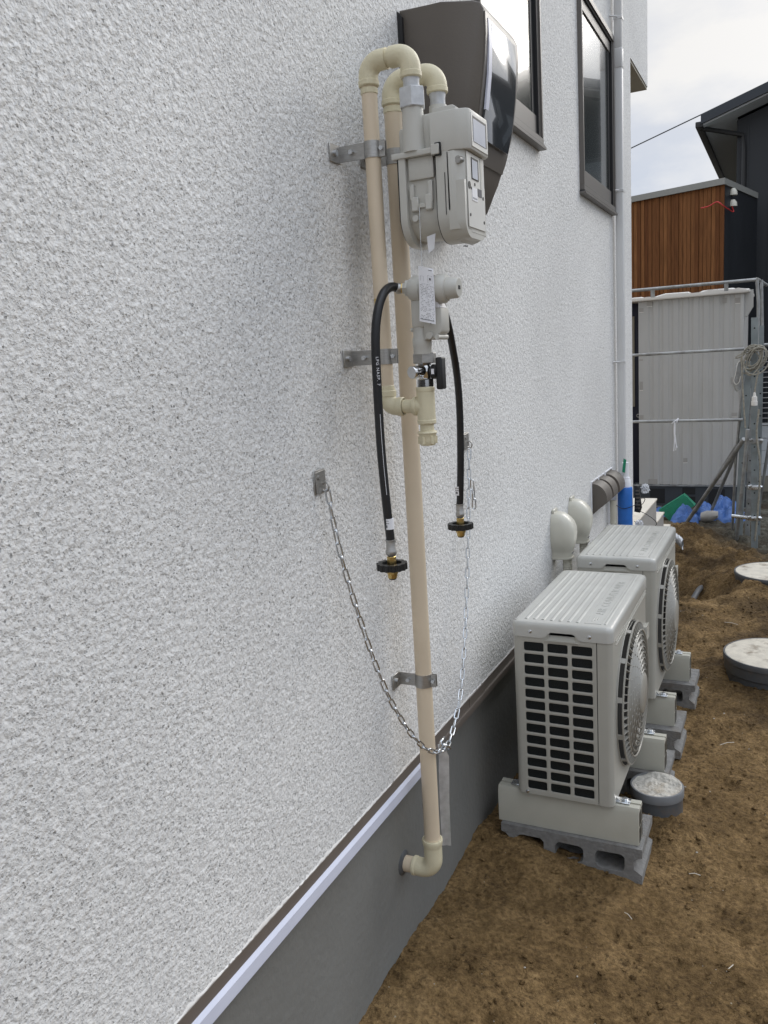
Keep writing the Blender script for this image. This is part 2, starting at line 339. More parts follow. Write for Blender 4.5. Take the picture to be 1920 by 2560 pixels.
def tube(bm, pts, r, n=14, closed=False, cap=True, mi=0):
    P = [Vector(p) for p in pts]; k = len(P); rings = []; u = None
    for i, p in enumerate(P):
        if closed: d = P[(i+1) % k]-P[i-1]
        else: d = (P[min(i+1, k-1)]-P[max(i-1, 0)])
        d.normalize()
        if u is None: u, _ = frame_of(d)
        u = (u-d*u.dot(d)).normalized(); v = d.cross(u)
        rr = r[i] if isinstance(r, (list, tuple)) else r
        rings.append([bm.verts.new(p+(u*math.cos(2*math.pi*j/n)+v*math.sin(2*math.pi*j/n))*rr) for j in range(n)])
    prs = list(zip(rings, rings[1:]))
    for a, b in prs:
        for j in range(n): bm.faces.new((a[j], a[(j+1) % n], b[(j+1) % n], b[j])).material_index = mi
    if closed:
        a, b = rings[-1], rings[0]      # match the seam
        off = min(range(n), key=lambda s: sum((a[j].co-b[(j+s) % n].co).length for j in range(n)))
        for j in range(n): bm.faces.new((a[j], a[(j+1) % n], b[(j+1+off) % n], b[(j+off) % n])).material_index = mi
    elif cap:
        bm.faces.new(rings[0][::-1]).material_index = mi; bm.faces.new(rings[-1]).material_index = mi
def spline(ctrl, n=12):
    P = [Vector(p) for p in ctrl]; P = [P[0]*2-P[1]]+P+[P[-1]*2-P[-2]]; o = []
    for i in range(1, len(P)-2):
        for j in range(n):
            t = j/n; a, b, c, d = P[i-1:i+3]
            o.append(.5*((2*b)+(c-a)*t+(2*a-5*b+4*c-d)*t*t+(3*b-a-3*c+d)*t**3))
    o.append(P[-2]); return o
def prism(bm, poly, ax, a, b, bev=0, seg=2, mi=0):
    """poly of 2-D points in the two other axes (in xyz order); extruded along ax from a to b"""
    def P(u, v, t):
        return {0: (t, u, v), 1: (u, t, v), 2: (u, v, t)}[ax]
    A = [bm.verts.new(P(u, v, a)) for u, v in poly]; B = [bm.verts.new(P(u, v, b)) for u, v in poly]; k = len(poly)
    fs = [bm.faces.new(A), bm.faces.new(B[::-1])]+[bm.faces.new((A[i], A[(i+1) % k], B[(i+1) % k], B[i])) for i in range(k)]
    for f in fs: f.material_index = mi
    if bev:
        es = [e for e in set(e for f in fs[:2] for e in f.edges)]
        bmesh.ops.bevel(bm, geom=es, offset=bev, segments=seg, affect='EDGES', profile=.5)
def rrect(x0, x1, y0, y1, r, k=5):
    o = []
    for cx, cy, a0 in ((x1-r, y1-r, 0), (x0+r, y1-r, 90), (x0+r, y0+r, 180), (x1-r, y0+r, 270)):
        for i in range(k+1):
            a = R(a0+90*i/k); o.append((cx+r*math.cos(a), cy+r*math.sin(a)))
    return o
def loft(bm, loops, cap0=True, cap1=True, mi=0):
    rings = [[bm.verts.new(p) for p in lp] for lp in loops]; n = len(rings[0])
    for a, b in zip(rings, rings[1:]):
        for i in range(n): bm.faces.new((a[i], a[(i+1) % n], b[(i+1) % n], b[i])).material_index = mi
    if cap0: bm.faces.new(rings[0][::-1]).material_index = mi
    if cap1: bm.faces.new(rings[-1]).material_index = mi
def elbow_pts(a, c, b, r, n=10):
    """a -> corner c -> b with bend radius r"""
    a, c, b = Vector(a), Vector(c), Vector(b); d1 = (a-c).normalized(); d2 = (b-c).normalized()
    s = c+d1*r; e = c+d2*r; o = []
    for i in range(n+1):
        t = math.pi/2*i/n; o.append(c+d1*r*(1-math.sin(t))+d2*r*(1-math.cos(t)))
    return [a]+o+[b]
def text_bm(bm, s, size, mat, depth=.0004, mi=0, spacing=1.0):
    cu = bpy.data.curves.new('txt', 'FONT'); cu.body = s; cu.size = size; cu.extrude = depth; cu.space_character = spacing; cu.resolution_u = 2
    cu.align_x = 'LEFT'; cu.align_y = 'CENTER'
    ob = bpy.data.objects.new('txt', cu); COL.objects.link(ob)
    dg = bpy.context.evaluated_depsgraph_get(); me = bpy.data.meshes.new_from_object(ob.evaluated_get(dg))
    me.transform(mat); n0 = len(bm.faces); bm.from_mesh(me); bm.faces.ensure_lookup_table()
    for f in bm.faces[n0:]: f.material_index = mi
    bpy.data.objects.remove(ob); bpy.data.curves.remove(cu); bpy.data.meshes.remove(me)

def vnoise(x, y, s, seed=0):
    x = np.asarray(x)*s; y = np.asarray(y)*s; xi = np.floor(x).astype(int); yi = np.floor(y).astype(int); fx = x-xi; fy = y-yi
    fx = fx*fx*(3-2*fx); fy = fy*fy*(3-2*fy)
    def h(a, b):
        q = np.sin(a*127.1+b*311.7+seed*74.7)*43758.5453; return q-np.floor(q)
    return (h(xi, yi)*(1-fx)+h(xi+1, yi)*fx)*(1-fy)+(h(xi, yi+1)*(1-fx)+h(xi+1, yi+1)*fx)*fy
def fbm(x, y, s, o=4, seed=0, g=.5):
    r = 0; a = 1; t = 0
    for i in range(o): r = r+a*vnoise(x, y, s*2**i, seed+i*7.3); t += a; a *= g
    return r/t-.5

# ================================================================ SETTING
def ground():
    xs = np.concatenate([[-60, -25, -10, -5, -3, -2, -1.2, -.6, -.3, -.12], np.arange(-.03, 1.5, .009), [1.6, 1.8, 2.2, 3, 5, 9, 20, 60]])
    ys = np.concatenate([[-15, -6, -2, -.5, .2, .5], np.arange(.7, 4.2, .0095), np.arange(4.2, 8, .015), [8.3, 9, 10, 12, 15, 22, 40, 150]])
    X, Y = np.meshgrid(xs, ys, indexing='ij')
    def G(cx, cy, rx, ry, p=1): return np.exp(-(((X-cx)/rx)**2+((Y-cy)/ry)**2)**p)
    near = 1/(1+np.exp((Y-4.0)*3))
    Z = (np.clip(.022-.115*X, -.032, .022))*near
    amp = .5+1.5/(1+np.exp(-(Y-3.4)*2.5))
    fade = 1/(1+np.exp((Y-9)*2))
    Z = Z+fade*(fbm(X, Y, 5, 3, 1)*.030*amp+fbm(X, Y, 24, 3, 5)*.016*(.6+.5*amp)+fbm(X, Y, 70, 2, 9)*.0065)
    # clumps: sharpened noise
    c = fbm(X, Y, 38, 2, 21)+.5; Z = Z+fade*np.clip(c-.62, 0, 1)*.035*(.5+.8*fbm(X, Y, 2.2, 2, 31)+.3)
    Z = Z+.125*G(.08, 6.35, .30, .28)+.055*G(.45, 5.78, .26, .18)+.075*G(.74, 5.22, .33, .33)+.045*G(.56, 4.98, .2, .16)
    tr = 1/(1+np.exp(-(Y-4.93)*38))*1/(1+np.exp((Y-5.52)*13))*1/(1+np.exp((X-.42+.10*np.sin(Y*6))*22))
    Z = Z-.17*tr+fade*tr*fbm(X, Y, 14, 3, 3)*.10
    for cx, cy, rx, ry, d in ((.17, 1.72, .05, .035, .016), (.33, 1.50, .10, .02, .010), (.30, 3.55, .16, .05, .03), (.36, 4.2, .14, .06, .035), (.28, 4.55, .12, .05, .03), (.62, 4.45, .2, .05, .02), (.50, 1.9, .06, .03, .012)):
        Z = Z-d*G(cx, cy, rx, ry)
    # settled earth round the covers and the porch
    Z = Z+.034*G(.10, 2.13, .17, .10)
    md = G(.10, 6.42, .5, .45)+G(.47, 5.85, .4, .34)
    Z = Z+fade*md*(fbm(X, Y, 13, 4, 41, .62)*.105)
    dg = 1/(1+np.exp(-(Y-4.9)*9))/(1+np.exp((Y-6.9)*5)); Z = Z+dg*np.abs(fbm(X, Y, 17, 3, 51, .6))*.085
    Z = Z+.02*G(.76, 3.82, .3, .3)+.010*G(.76, 3.80, .30, .30, 3)
    Z = Z+.045*G(.475, 2.46, .12, .11)-.006*np.clip(fbm(X, Y, 55, 2, 77)*6-.6, 0, 1)*fade-.010*np.clip(fbm(X, Y, 21, 3, 71)*5-.7, 0, 1)*fade
    nx, ny = X.shape
    V = np.stack([X, Y, Z], -1).reshape(-1, 3)
    i = np.arange(nx-1)[:, None]*ny+np.arange(ny-1)[None, :]
    F = np.stack([i, i+ny, i+ny+1, i+1], -1).reshape(-1, 4)
    me = bpy.data.meshes.new('ground'); me.vertices.add(len(V)); me.vertices.foreach_set('co', V.astype(np.float32).ravel())
    me.loops.add(F.size); me.loops.foreach_set('vertex_index', F.astype(np.int32).ravel())
    me.polygons.add(len(F)); me.polygons.foreach_set('loop_start', np.arange(0, F.size, 4, dtype=np.int32))
    me.update(calc_edges=True); me.validate(); me.shade_smooth(); me.materials.append(M['soil'])
    o = bpy.data.objects.new('ground', me); COL.objects.link(o); o['kind'] = 'structure'
    def H(x, y):
        a = int(np.clip(np.searchsorted(xs, x), 1, nx-1)); b = int(np.clip(np.searchsorted(ys, y), 1, ny-1))
        return float(Z[a, b])
    return H
H = ground()

# loose crumbs of earth and pale grit: uncountable
def crumbs(name, label, mat, n, rng, smin, smax, reg, seed, cat):
    rnd = random.Random(seed); bm = nb()
    ico = bmesh.new(); bmesh.ops.create_icosphere(ico, subdivisions=1, radius=1); base = [v.co.copy() for v in ico.verts]; fc = [[v.index for v in f.verts] for f in ico.faces]; ico.free()
    for _ in range(n):
        x = rnd.uniform(*reg[0]); y = reg[1][0]+(reg[1][1]-reg[1][0])*rnd.random()**1.3
        if math.sin(x*19+y*7)+math.sin(y*13-x*5) < rnd.uniform(-2, 1.2): continue
        s = smin+(smax-smin)*rnd.random()**3.5; sc = (s*rnd.uniform(.7, 1.3), s*rnd.uniform(.7, 1.3), s*rnd.uniform(.5, .9))
        z = H(x, y)+s*.25
        vs = [bm.verts.new((x+v.x*sc[0]*rnd.uniform(.7, 1.25), y+v.y*sc[1]*rnd.uniform(.7, 1.25), z+v.z*sc[2]*rnd.uniform(.7, 1.25))) for v in base]
        for f in fc: bm.faces.new([vs[i] for i in f])
    o = obj(name, bm, mat, ang=60); tag(o, label, cat, kind='stuff')
crumbs('soil_crumbs', 'loose brown crumbs of earth scattered over the bare soil', 'soil', 8500, 0, .0012, .0085, ((-.01, 1.25), (.95, 5.4)), 3, 'soil')
crumbs('pale_grit', 'tiny pale stone chips scattered on the brown soil', 'mortar', 420, 0, .0010, .0040, ((.0, 1.25), (.95, 5.0)), 5, 'gravel')
bm = nb()
rnd = random.Random(4)
for (x, y, a, l) in ((.62, 1.62, .5, .06), (.36, 1.46, 1.9, .035), (.59, 2.25, .1, .03), (.45, 2.0, 2.4, .03), (.7, 1.9, 1.2, .05), (.62, 3.1, .7, .06), (.25, 5.1, 1.5, .10), (.55, 4.5, 2.8, .07)):
    z = H(x, y)+.006; tube(bm, [(x-math.cos(a)*l/2, y-math.sin(a)*l/2, z), (x, y, z+.004), (x+math.cos(a)*l/2, y+math.sin(a)*l/2, z)], .0011, 5)
tag(obj('straw_bits', bm, 'porch'), 'thin pale straw bits lying on the brown soil', 'straw', kind='stuff')

# ---------------------------------------------------------------- the white stuccoed house
YC = 4.84
house = thing('house', 'white speckled stucco house on a grey painted foundation', 'house', (0, 2, 0))
WIN = [(2.345, 2.975, 2.135, 3.35), (3.60, 4.29, 2.085, 2.875)]
bm = nb()
ylines = [-2.5, 0.3]+[w_[i] for w_ in WIN for i in (0, 1)]+[YC]
zlines = sorted({.52, 6.0}|{w_[i] for w_ in WIN for i in (2, 3)})
vd = {}
def V3(x, y, z):
    k = (round(x, 4), round(y, 4), round(z, 4))
    if k not in vd: vd[k] = bm.verts.new(k)
    return vd[k]
for a, b in zip(ylines, ylines[1:]):
    for c, d in zip(zlines, zlines[1:]):
        if any(w_[0]-.001 <= a and b <= w_[1]+.001 and w_[2]-.001 <= c and d <= w_[3]+.001 for w_ in WIN): continue
        bm.faces.new((V3(0, a, c), V3(0, b, c), V3(0, b, d), V3(0, a, d)))
for w_ in WIN:   # reveals
    q = [(w_[0], w_[2]), (w_[1], w_[2]), (w_[1], w_[3]), (w_[0], w_[3])]
    for (a, c), (b, d) in zip(q, q[1:]+q[:1]): bm.faces.new((V3(0, a, c), V3(0, b, d), V3(-.09, b, d), V3(-.09, a, c)))
bm.faces.new((V3(0, YC, .52), V3(-6, YC, .52), V3(-6, YC, 6), V3(0, YC, 6)))
bm.faces.new((V3(0, -2.5, .52), V3(-6, -2.5, .52), V3(-6, -2.5, 6), V3(0, -2.5, 6)))
bm.faces.new((V3(0, -2.5, 6), V3(-6, -2.5, 6), V3(-6, YC, 6), V3(0, YC, 6)))
# ragged lower edge against the trim
rnd = random.Random(11); prev = None
yy = -.2; pts = []
while yy < YC: pts.append((yy, .491+.0032*math.sin(yy*40)*rnd.random()+rnd.uniform(-.0018, .0018))); yy += .006
pts.append((YC, .49)); pts = [(-2.5, .49)]+pts
for (a, c), (b, d) in zip(pts, pts[1:]):
    bm.faces.new([bm.verts.new(p) for p in ((0.0, a, c), (0.0, b, d), (0.0, b, .52), (0.0, a, .52))])
    bm.faces.new([bm.verts.new(p) for p in ((0.0, a, c), (0.0, b, d), (-.012, b, d), (-.012, a, c))])
bm.faces.new([bm.verts.new(p) for p in ((0, YC, .49), (-6, YC, .49), (-6, YC, .52), (0, YC, .52))])
me_wall = obj('stucco_wall', bm, 'stucco', house, smooth=False)
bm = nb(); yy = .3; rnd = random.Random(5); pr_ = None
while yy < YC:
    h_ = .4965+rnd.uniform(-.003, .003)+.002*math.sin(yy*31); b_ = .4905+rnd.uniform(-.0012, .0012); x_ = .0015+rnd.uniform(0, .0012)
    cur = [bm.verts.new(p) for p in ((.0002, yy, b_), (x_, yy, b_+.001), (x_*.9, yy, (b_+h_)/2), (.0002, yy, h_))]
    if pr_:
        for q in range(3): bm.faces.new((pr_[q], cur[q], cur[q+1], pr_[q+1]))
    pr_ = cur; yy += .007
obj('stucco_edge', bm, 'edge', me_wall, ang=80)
# projecting upper floor beyond the corner
bm = nb(); box(bm, -3.0, .0, YC+.0005, 5.43, 2.94, 6.0)
up = obj('upper_storey', bm, 'stucco', house, smooth=False)
bm = nb(); box(bm, -2.99, -.004, YC+.002, 5.426, 2.925, 2.9395)
obj('soffit', bm, 'soffitb', up, smooth=False)
bm = nb(); box(bm, -6, -.02, -2.5, YC-.01, -.5, .4655)
obj('foundation', bm, 'found', house, smooth=False)
# bottom trim (brown), bluish film on its near stretch
bm = nb(); box(bm, -.02, .0035, -2.5, 2.128, .466, .4925); box(bm, -.02, .0035, 2.131, YC, .466, .4925)
box(bm, -.019, .005, 2.07, 2.20, .4668, .4915)
prism(bm, [(-.0195, .4655), (.0095, .4655), (.0105, .460), (.0105, .449), (-.0195, .449)], 1, 1.80, YC)
trim = obj('base_trim', bm, 'trim', house, smooth=False)
bm = nb(); prism(bm, [(-.0195, .4670), (.0038, .4690), (.0095, .4620), (.0110, .4400), (-.0195, .4400)], 1, -2.5, 1.80, .0008, 1)
obj('protective_film', bm, 'film', trim, smooth=False)
for (y0, y1, z0, z1) in WIN:
    bm = nb(); f = .026
    for a in ((y0, y1, z0+.005, z0+f), (y0, y1, z1-f, z1), (y0, y0+f*.6, z0+f, z1-f), (y1-f*.55, y1, z0+f, z1-f)): box(bm, -.07, .019, *a, .0015, 1)
    box(bm, -.07, .013, y1-f, y1-f*.56, z0+f, z1-f, .002, 1)
    box(bm, -.03, .027, y0-.006, y1+.004, z0-.011, z0-.0005, .001, 1)
    fr = obj('window', bm, 'frame', house)
    bm = nb(); g = .006
    for a in ((y0+f, y1-f, z0+f, z0+f+g), (y0+f, y1-f, z1-f-g, z1-f), (y0+f, y0+f+g, z0+f+g, z1-f-g), (y1-f-g, y1-f, z0+f+g, z1-f-g)): box(bm, -.06, .012, *a)
    box(bm, -.05, .000, y1-f-g-.034, y1-f-g, z0+f+g, z1-f-g); box(bm, -.02, .022, y0-.004, y1+.001, z0-.0004, z0+.0045)
    obj('gasket', bm, 'frameblk', fr, smooth=False)
    bm = nb(); q = f+g; s = .012; sb = .065; st_ = .045
    for a in ((y0+q, y1-q, z0+q, z0+q+sb), (y0+q, y1-q, z1-q-st_, z1-q), (y0+q, y0+q+s, z0+q+sb, z1-q-st_)): box(bm, -.05, .004, *a, .0015, 1)
    obj('sash', bm, 'frame', fr)
    bm = nb(); box(bm, -.03, -.002, y0+q+s, y1-q-s-.02, z0+q+sb, z1-q-st_)
    obj('pane', bm, 'pane', fr, smooth=False)

# ---------------------------------------------------------------- porch steps round the corner
t = thing('porch_steps', 'cream tiled porch steps at the far corner of the white house', 'steps', (-.2, 5, 0))
bm = nb(); box(bm, -1.4, .052, 4.845, 5.385, -.2, .482); box(bm, -1.4, .052, 5.386, 5.72, -.2, .331); box(bm, -1.4, .052, 5.721, 6.05, -.2, .18)
box(bm, -.018, .052, 4.46, 4.845, -.2, .482)
obj('riser', bm, 'porchside', t, smooth=False)
for a, b, z in ((4.46, 5.39, .482), (5.391, 5.725, .331), (5.726, 6.055, .18)):
    bm = nb()
    if a < 4.5: box(bm, -.018, .057, a, 4.8446, z+.0005, z+.012, .002, 1); box(bm, -1.4, .057, 4.845, b, z+.0005, z+.012, .002, 1)
    else: box(bm, -1.4, .057, a, b, z+.0005, z+.012, .002, 1)
    obj('tread', bm, 'porch', t)

# ---------------------------------------------------------------- downspout
t = thing('downspout', 'tall pale grey square rain downspout by the house corner', 'downspout', (.03, 4.33, 0))
bm = nb(); box(bm, .013, .049, 4.310, 4.350, .25, 2.745, .006, 3); box(bm, .013, .049, 4.310, 4.350, 2.75, 5.6, .006, 3); box(bm, .0115, .0505, 4.3085, 4.3515, 2.74, 2.83, .006, 3)
obj('pipe', bm, 'spout', t)
for z in (2.96, 2.19, 1.375, .72):
    bm = nb(); box(bm, .0115, .0508, 4.3082, 4.3522, z-.007, z+.007, .001, 1); tube(bm, [(0, 4.27, z), (.02, 4.285, z), (.03, 4.30, z)], .004, 8)
    obj('bracket', bm, 'spout', t)

# ---------------------------------------------------------------- electric meter cabinet
t = thing('electric_meter_box', 'tall taupe electric meter box with curved clear window high on the wall', 'meter box', (.05, 1.95, 1.74))
prof = [(.002, 2.203), (.10, 2.198), (.172, 2.186), (.190, 2.178), (.1965, 2.165), (.1965, 2.12), (.193, 2.07), (.186, 2.02), (.176, 1.96), (.160, 1.905), (.138, 1.85), (.110, 1.79), (.06, 1.752), (.002, 1.742)]
bm = nb(); prism(bm, prof, 1, 1.832, 2.072, .0035, 2)
body = obj('casing', bm, 'taupe', t)
bm = nb(); prism(bm, [(.0, 2.20), (.0, 1.75), (.0115, 1.75), (.0115, 2.185)], 1, 1.823, 1.8315)
obj('gasket', bm, 'frameblk', t, smooth=False)
def strip(bm, y0, y1, z0, z1, off, n=26, th=.003):
    fr = [p for p in prof[3:12]]
    def X(z):
        for (xa, za), (xb, zb) in zip(fr, fr[1:]):
            if zb <= z <= za: return xa+(xb-xa)*(za-z)/(za-zb)
        return fr[0][0]
    a = []; b = []
    for i in range(n+1):
        z = z0+(z1-z0)*i/n; a.append((X(z)+off, z)); b.append((X(z)+off-th, z))
    prism(bm, a+b[::-1], 1, y0, y1)
bm = nb(); strip(bm, 1.834, 2.070, 1.875, 2.160, .0032)
fr = obj('front_frame', bm, 'taupe2', t)
bm = nb(); gp_ = [(.2005, 2.150), (.2012, 2.10), (.1975, 2.04), (.1880, 1.97), (.1745, 1.915)]; prism(bm, gp_+[(x-.006, z) for x, z in gp_[::-1]], 1, 1.850, 2.046, .0006, 1)
obj('window', bm, 'glassdark', fr)
bm = nb(); prism(bm, [(x+.0006, z) for x, z in gp_[:4]]+[(x-.004, z) for x, z in gp_[:4][::-1]], 1, 1.8485, 1.868)
obj('white_label', bm, 'film', fr)

# ---------------------------------------------------------------- gas pipes
def clamp(parent, px, py, z, r, flip=1):
    bm = nb()
    box(bm, 0.0005, .004, py-.046, py-.006, z-.017, z+.017, .0008, 1)               # wall plate
    box(bm, .004, px-r*.2, py-.010, py-.0075, z-.0145, z+.0145)                      # arm
    # band
    o = []
    for i in range(26):
        a = R(-160+320*i/25+180+90); o.append((px+(r+.0018)*math.cos(a), py+(r+.0018)*math.sin(a)))
    o = [(px+(r+.0018)*math.cos(2*math.pi*i/30), py+(r+.0018)*math.sin(2*math.pi*i/30)) for i in range(30)]
    prism(bm, o, 2, z-.015, z+.015)
    # ears and bolt
    box(bm, px+r, px+r+.013, py-.0045, py-.0022, z-.0145, z+.0145); box(bm, px+r, px+r+.013, py+.0018, py+.004, z-.0145, z+.0145)
    c = obj('pipe_clamp', bm, 'steel', parent)
    for a, b, rr_, nn in (((.004, py-.028, z), (.0085, py-.028, z), .006, 10), ((px*.45, py-.019, z), (px*.45, py-.004, z), .0048, 6), ((px+r+.0065, py-.010, z), (px+r+.0065, py+.010, z), .0042, 10)):
        bm = nb(); cyl(bm, a, b, rr_, n=nn); obj('bolt', bm, 'zinc', c)
def collar(bm, c, d, r, l): lathe(bm, c, d, [(0, r-.002), (.002, r), (l-.002, r), (l, r-.002)], 28)

gp = thing('gas_inlet_pipe', 'thinner beige gas pipe nearest the camera, running up beside the regulator', 'gas pipe', (.071, 1.513, 1.35))
X1, Y1 = .071, 1.513
bm = nb(); cyl(bm, (X1, Y1, 1.385), (X1, Y1, 1.955), .0150, n=32); obj('pipe', bm, 'pipe', gp)
bm = nb(); tube(bm, elbow_pts((X1, Y1, 1.955), (X1, Y1, 1.995), (.112, Y1, 1.995), .026), .0185, 26)
collar(bm, (X1, Y1, 1.952), (0, 0, 1), .0198, .012); obj('elbow', bm, 'fit', gp)
bm = nb(); collar(bm, (X1, Y1, 1.938), (0, 0, 1), .0163, .013); obj('seal_ring', bm, 'fit', gp)
bm = nb(); cyl(bm, (.109, Y1, 1.995), (.125, Y1, 1.995), .0158, n=28); tube(bm, elbow_pts((.119, Y1, 1.995), (.158, Y1, 1.995), (.158, Y1, 1.957), .026), .0188, 26)
collar(bm, (.158, Y1, 1.951), (0, 0, 1), .0202, .012); obj('elbow', bm, 'fit', gp)
bm = nb(); lathe(bm, (.158, Y1, 1.925), (0, 0, 1), [(0, .0150), (.022, .0150), (.028, .0165)], 26)
nip = obj('nipple', bm, 'galv', gp)
bm = nb(); hexnut(bm, (.158, Y1, 1.899), (.158, Y1, 1.9335), .0255, phase=.35); obj('union_nut', bm, 'galv', gp, ang=20)
clamp(gp, X1, Y1, 1.840, .0150); clamp(gp, X1, Y1, 1.452, .0150)
bm = nb(); tube(bm, elbow_pts((X1, Y1, 1.388), (X1, Y1, 1.352), (.108, Y1, 1.352), .022), .0175, 24)
collar(bm, (X1, Y1, 1.372), (0, 0, 1), .0190, .014); collar(bm, (.094, Y1, 1.352), (1, 0, 0), .0188, .014); obj('elbow', bm, 'fit', gp)
bm = nb(); collar(bm, (X1, Y1, 1.386), (0, 0, 1), .0160, .010); obj('seal_ring', bm, 'fit', gp)
bm = nb(); cyl(bm, (.106, Y1, 1.352), (.140, Y1, 1.352), .0135, n=24); obj('short_pipe', bm, 'fit', gp)
XV = .155
bm = nb(); cyl(bm, (XV, Y1, 1.318), (XV, Y1, 1.386), .0180, n=28); cyl(bm, (.130, Y1, 1.352), (XV, Y1, 1.352), .0170, n=24)
collar(bm, (.128, Y1, 1.352), (1, 0, 0), .0188, .010); collar(bm, (XV, Y1, 1.316), (0, 0, 1), .0188, .010); collar(bm, (XV, Y1, 1.379), (0, 0, 1), .0188, .010)
tee = obj('tee', bm, 'fit', gp)
bm = nb(); cyl(bm, (XV, Y1, 1.296), (XV, Y1, 1.32), .0140, n=24); obj('nipple', bm, 'fit', gp)
bm = nb(); cyl(bm, (XV, Y1, 1.386), (XV, Y1, 1.402), .0135, n=24); obj('nipple', bm, 'fit', gp)
bm = nb(); lathe(bm, (XV, Y1, 1.274), (0, 0, 1), [(0, .0140), (.003, .0160), (.012, .0170), (.021, .0172), (.025, .0200), (.028, .0185)], 24)
for k in range(6):
    a = k*math.pi/3+.4; c = Vector((XV+.0165*math.cos(a), Y1+.0165*math.sin(a), 0)); cyl(bm, (c.x, c.y, 1.2775), (c.x, c.y, 1.292), .0032, n=8)
obj('end_cap', bm, 'fit', gp)

gm = thing('gas_outlet_pipe', 'long thick beige gas pipe running down to the grey foundation', 'gas pipe', (.060, 1.642, .25))
X2, Y2 = .060, 1.642
bm = nb(); cyl(bm, (X2, Y2, .30), (X2, Y2, 1.955), .0186, n=36); obj('pipe', bm, 'pipe', gm)
bm = nb(); tube(bm, elbow_pts((X2, Y2, 1.955), (X2, Y2, 1.996), (.102, Y2, 1.996), .028), .0212, 26)
collar(bm, (X2, Y2, 1.950), (0, 0, 1), .0226, .012); obj('elbow', bm, 'fit', gm)
bm = nb(); collar(bm, (X2, Y2, 1.935), (0, 0, 1), .0198, .014); obj('seal_ring', bm, 'fit', gm)
bm = nb(); cyl(bm, (.099, Y2, 1.996), (.122, Y2, 1.996), .0160, n=28); tube(bm, elbow_pts((.114, Y2, 1.996), (.158, Y2, 1.996), (.158, Y2, 1.964), .027), .0200, 26)
collar(bm, (.158, Y2, 1.956), (0, 0, 1), .0212, .012); obj('elbow', bm, 'fit', gm)
bm = nb(); lathe(bm, (.158, Y2, 1.925), (0, 0, 1), [(0, .0150), (.022, .0150), (.033, .0172)], 26); obj('nipple', bm, 'galv', gm)
clamp(gm, X2, Y2, 1.852, .0186); clamp(gm, X2, Y2, .722, .0186)
bm = nb(); tube(bm, elbow_pts((X2, Y2, .322), (X2, Y2, .240), (.012, Y2, .240), .030), .0218, 28)
lathe(bm, (X2, Y2, .316), (0, 0, 1), [(-.012, .0224), (-.002, .0244), (.003, .0248), (.006, .0240), (.006, .0185)], 32, cap=False)
collar(bm, (.006, Y2, .240), (1, 0, 0), .0232, .010); obj('elbow', bm, 'fit', gm)
bm = nb(); cyl(bm, (-.03, Y2, .240), (.012, Y2, .240), .0190, n=28); obj('wall_stub', bm, 'pipe', gm)
bm = nb(); lathe(bm, (-.0215, Y2, .240), (1, 0, 0), [(0, .032), (.003, .029), (.007, .021)], 28); obj('sealant_ring', bm, 'pvcgrey', gm)

# ---------------------------------------------------------------- gas meter
gt = thing('gas_meter', 'grey gas meter with white display window hung from two elbows', 'gas meter', (.19, 1.56, 1.64))
def ushape(y0, y1, zt, zb, n=10, r=.050):
    o = [(y1, zt), (y0, zt)]; rz = r*1.05
    for i in range(n+1):
        a = math.pi+math.pi/2*i/n; o.append((y0+r+r*math.cos(a), zb+rz+rz*math.sin(a)))
    for i in range(n+1):
        a = 1.5*math.pi+math.pi/2*i/n; o.append((y1-r+r*math.cos(a), zb+rz+rz*math.sin(a)))
    return o
bm = nb()
prism(bm, ushape(1.512, 1.630, 1.815, 1.668), 0, .142, .200)                          # mid casting
prism(bm, ushape(1.500, 1.640, 1.815, 1.657), 0, .128, .142, .002)                    # rear cover
cb = obj('casting', bm, 'meter', gt)
bm = nb(); prism(bm, ushape(1.502, 1.618, 1.815, 1.657), 0, .2015, .2030); prism(bm, ushape(1.503, 1.638, 1.815, 1.660), 0, .1250, .1278)
obj('gasket', bm, 'dark', gt)
bm = nb()
prism(bm, ushape(1.500, 1.618, 1.815, 1.657), 0, .2035, .230, .002)
# front housing, lower part: flat front with chamfered side
prism(bm, [(.226, 1.500), (.240, 1.500), (.2555, 1.511), (.2585, 1.516), (.2585, 1.604), (.2535, 1.612), (.226, 1.616)], 2, 1.674, 1.812, .0015)
prism(bm, [(.228, 1.6575), (.240, 1.6600), (.2583, 1.6705), (.2583, 1.69), (.228, 1.69)], 1, 1.530, 1.612, .001)
prism(bm, ushape(1.501, 1.614, 1.76, 1.660, r=.030), 0, .228, .2578, .001)
hs = obj('front_housing', bm, 'meter', gt)
bm = nb(); prism(bm, [(.196, 1.499), (.243, 1.499), (.264, 1.508), (.2685, 1.514), (.2685, 1.608), (.262, 1.616), (.196, 1.618)], 2, 1.812, 1.882, .003)
prism(bm, [(.200, 1.812), (.246, 1.812), (.246, 1.886), (.240, 1.890), (.200, 1.890)], 1, 1.502, 1.612, .002)
hd = obj('head_housing', bm, 'meter', gt)
bm = nb(); box(bm, .2680, .2700, 1.517, 1.606, 1.817, 1.876, .0008, 1); fp = obj('front_plate', bm, 'meterlight', gt)
bm = nb(); box(bm, .2695, .2704, 1.524, 1.598, 1.8265, 1.8705); obj('window_surround', bm, 'frameblk', fp, smooth=False)
bm = nb(); box(bm, .2700, .2709, 1.5245, 1.5905, 1.8265, 1.8660); obj('display_window', bm, 'lcd', fp, smooth=False)
bm = nb(); box(bm, .2586, .2600, 1.513, 1.606, 1.678, 1.810, .0006, 1); lp = obj('lower_front_plate', bm, 'meterlight', gt)
bm = nb(); box(bm, .2594, .2612, 1.535, 1.572, 1.765, 1.803); obj('counter_surround', bm, 'frameblk', lp, smooth=False)
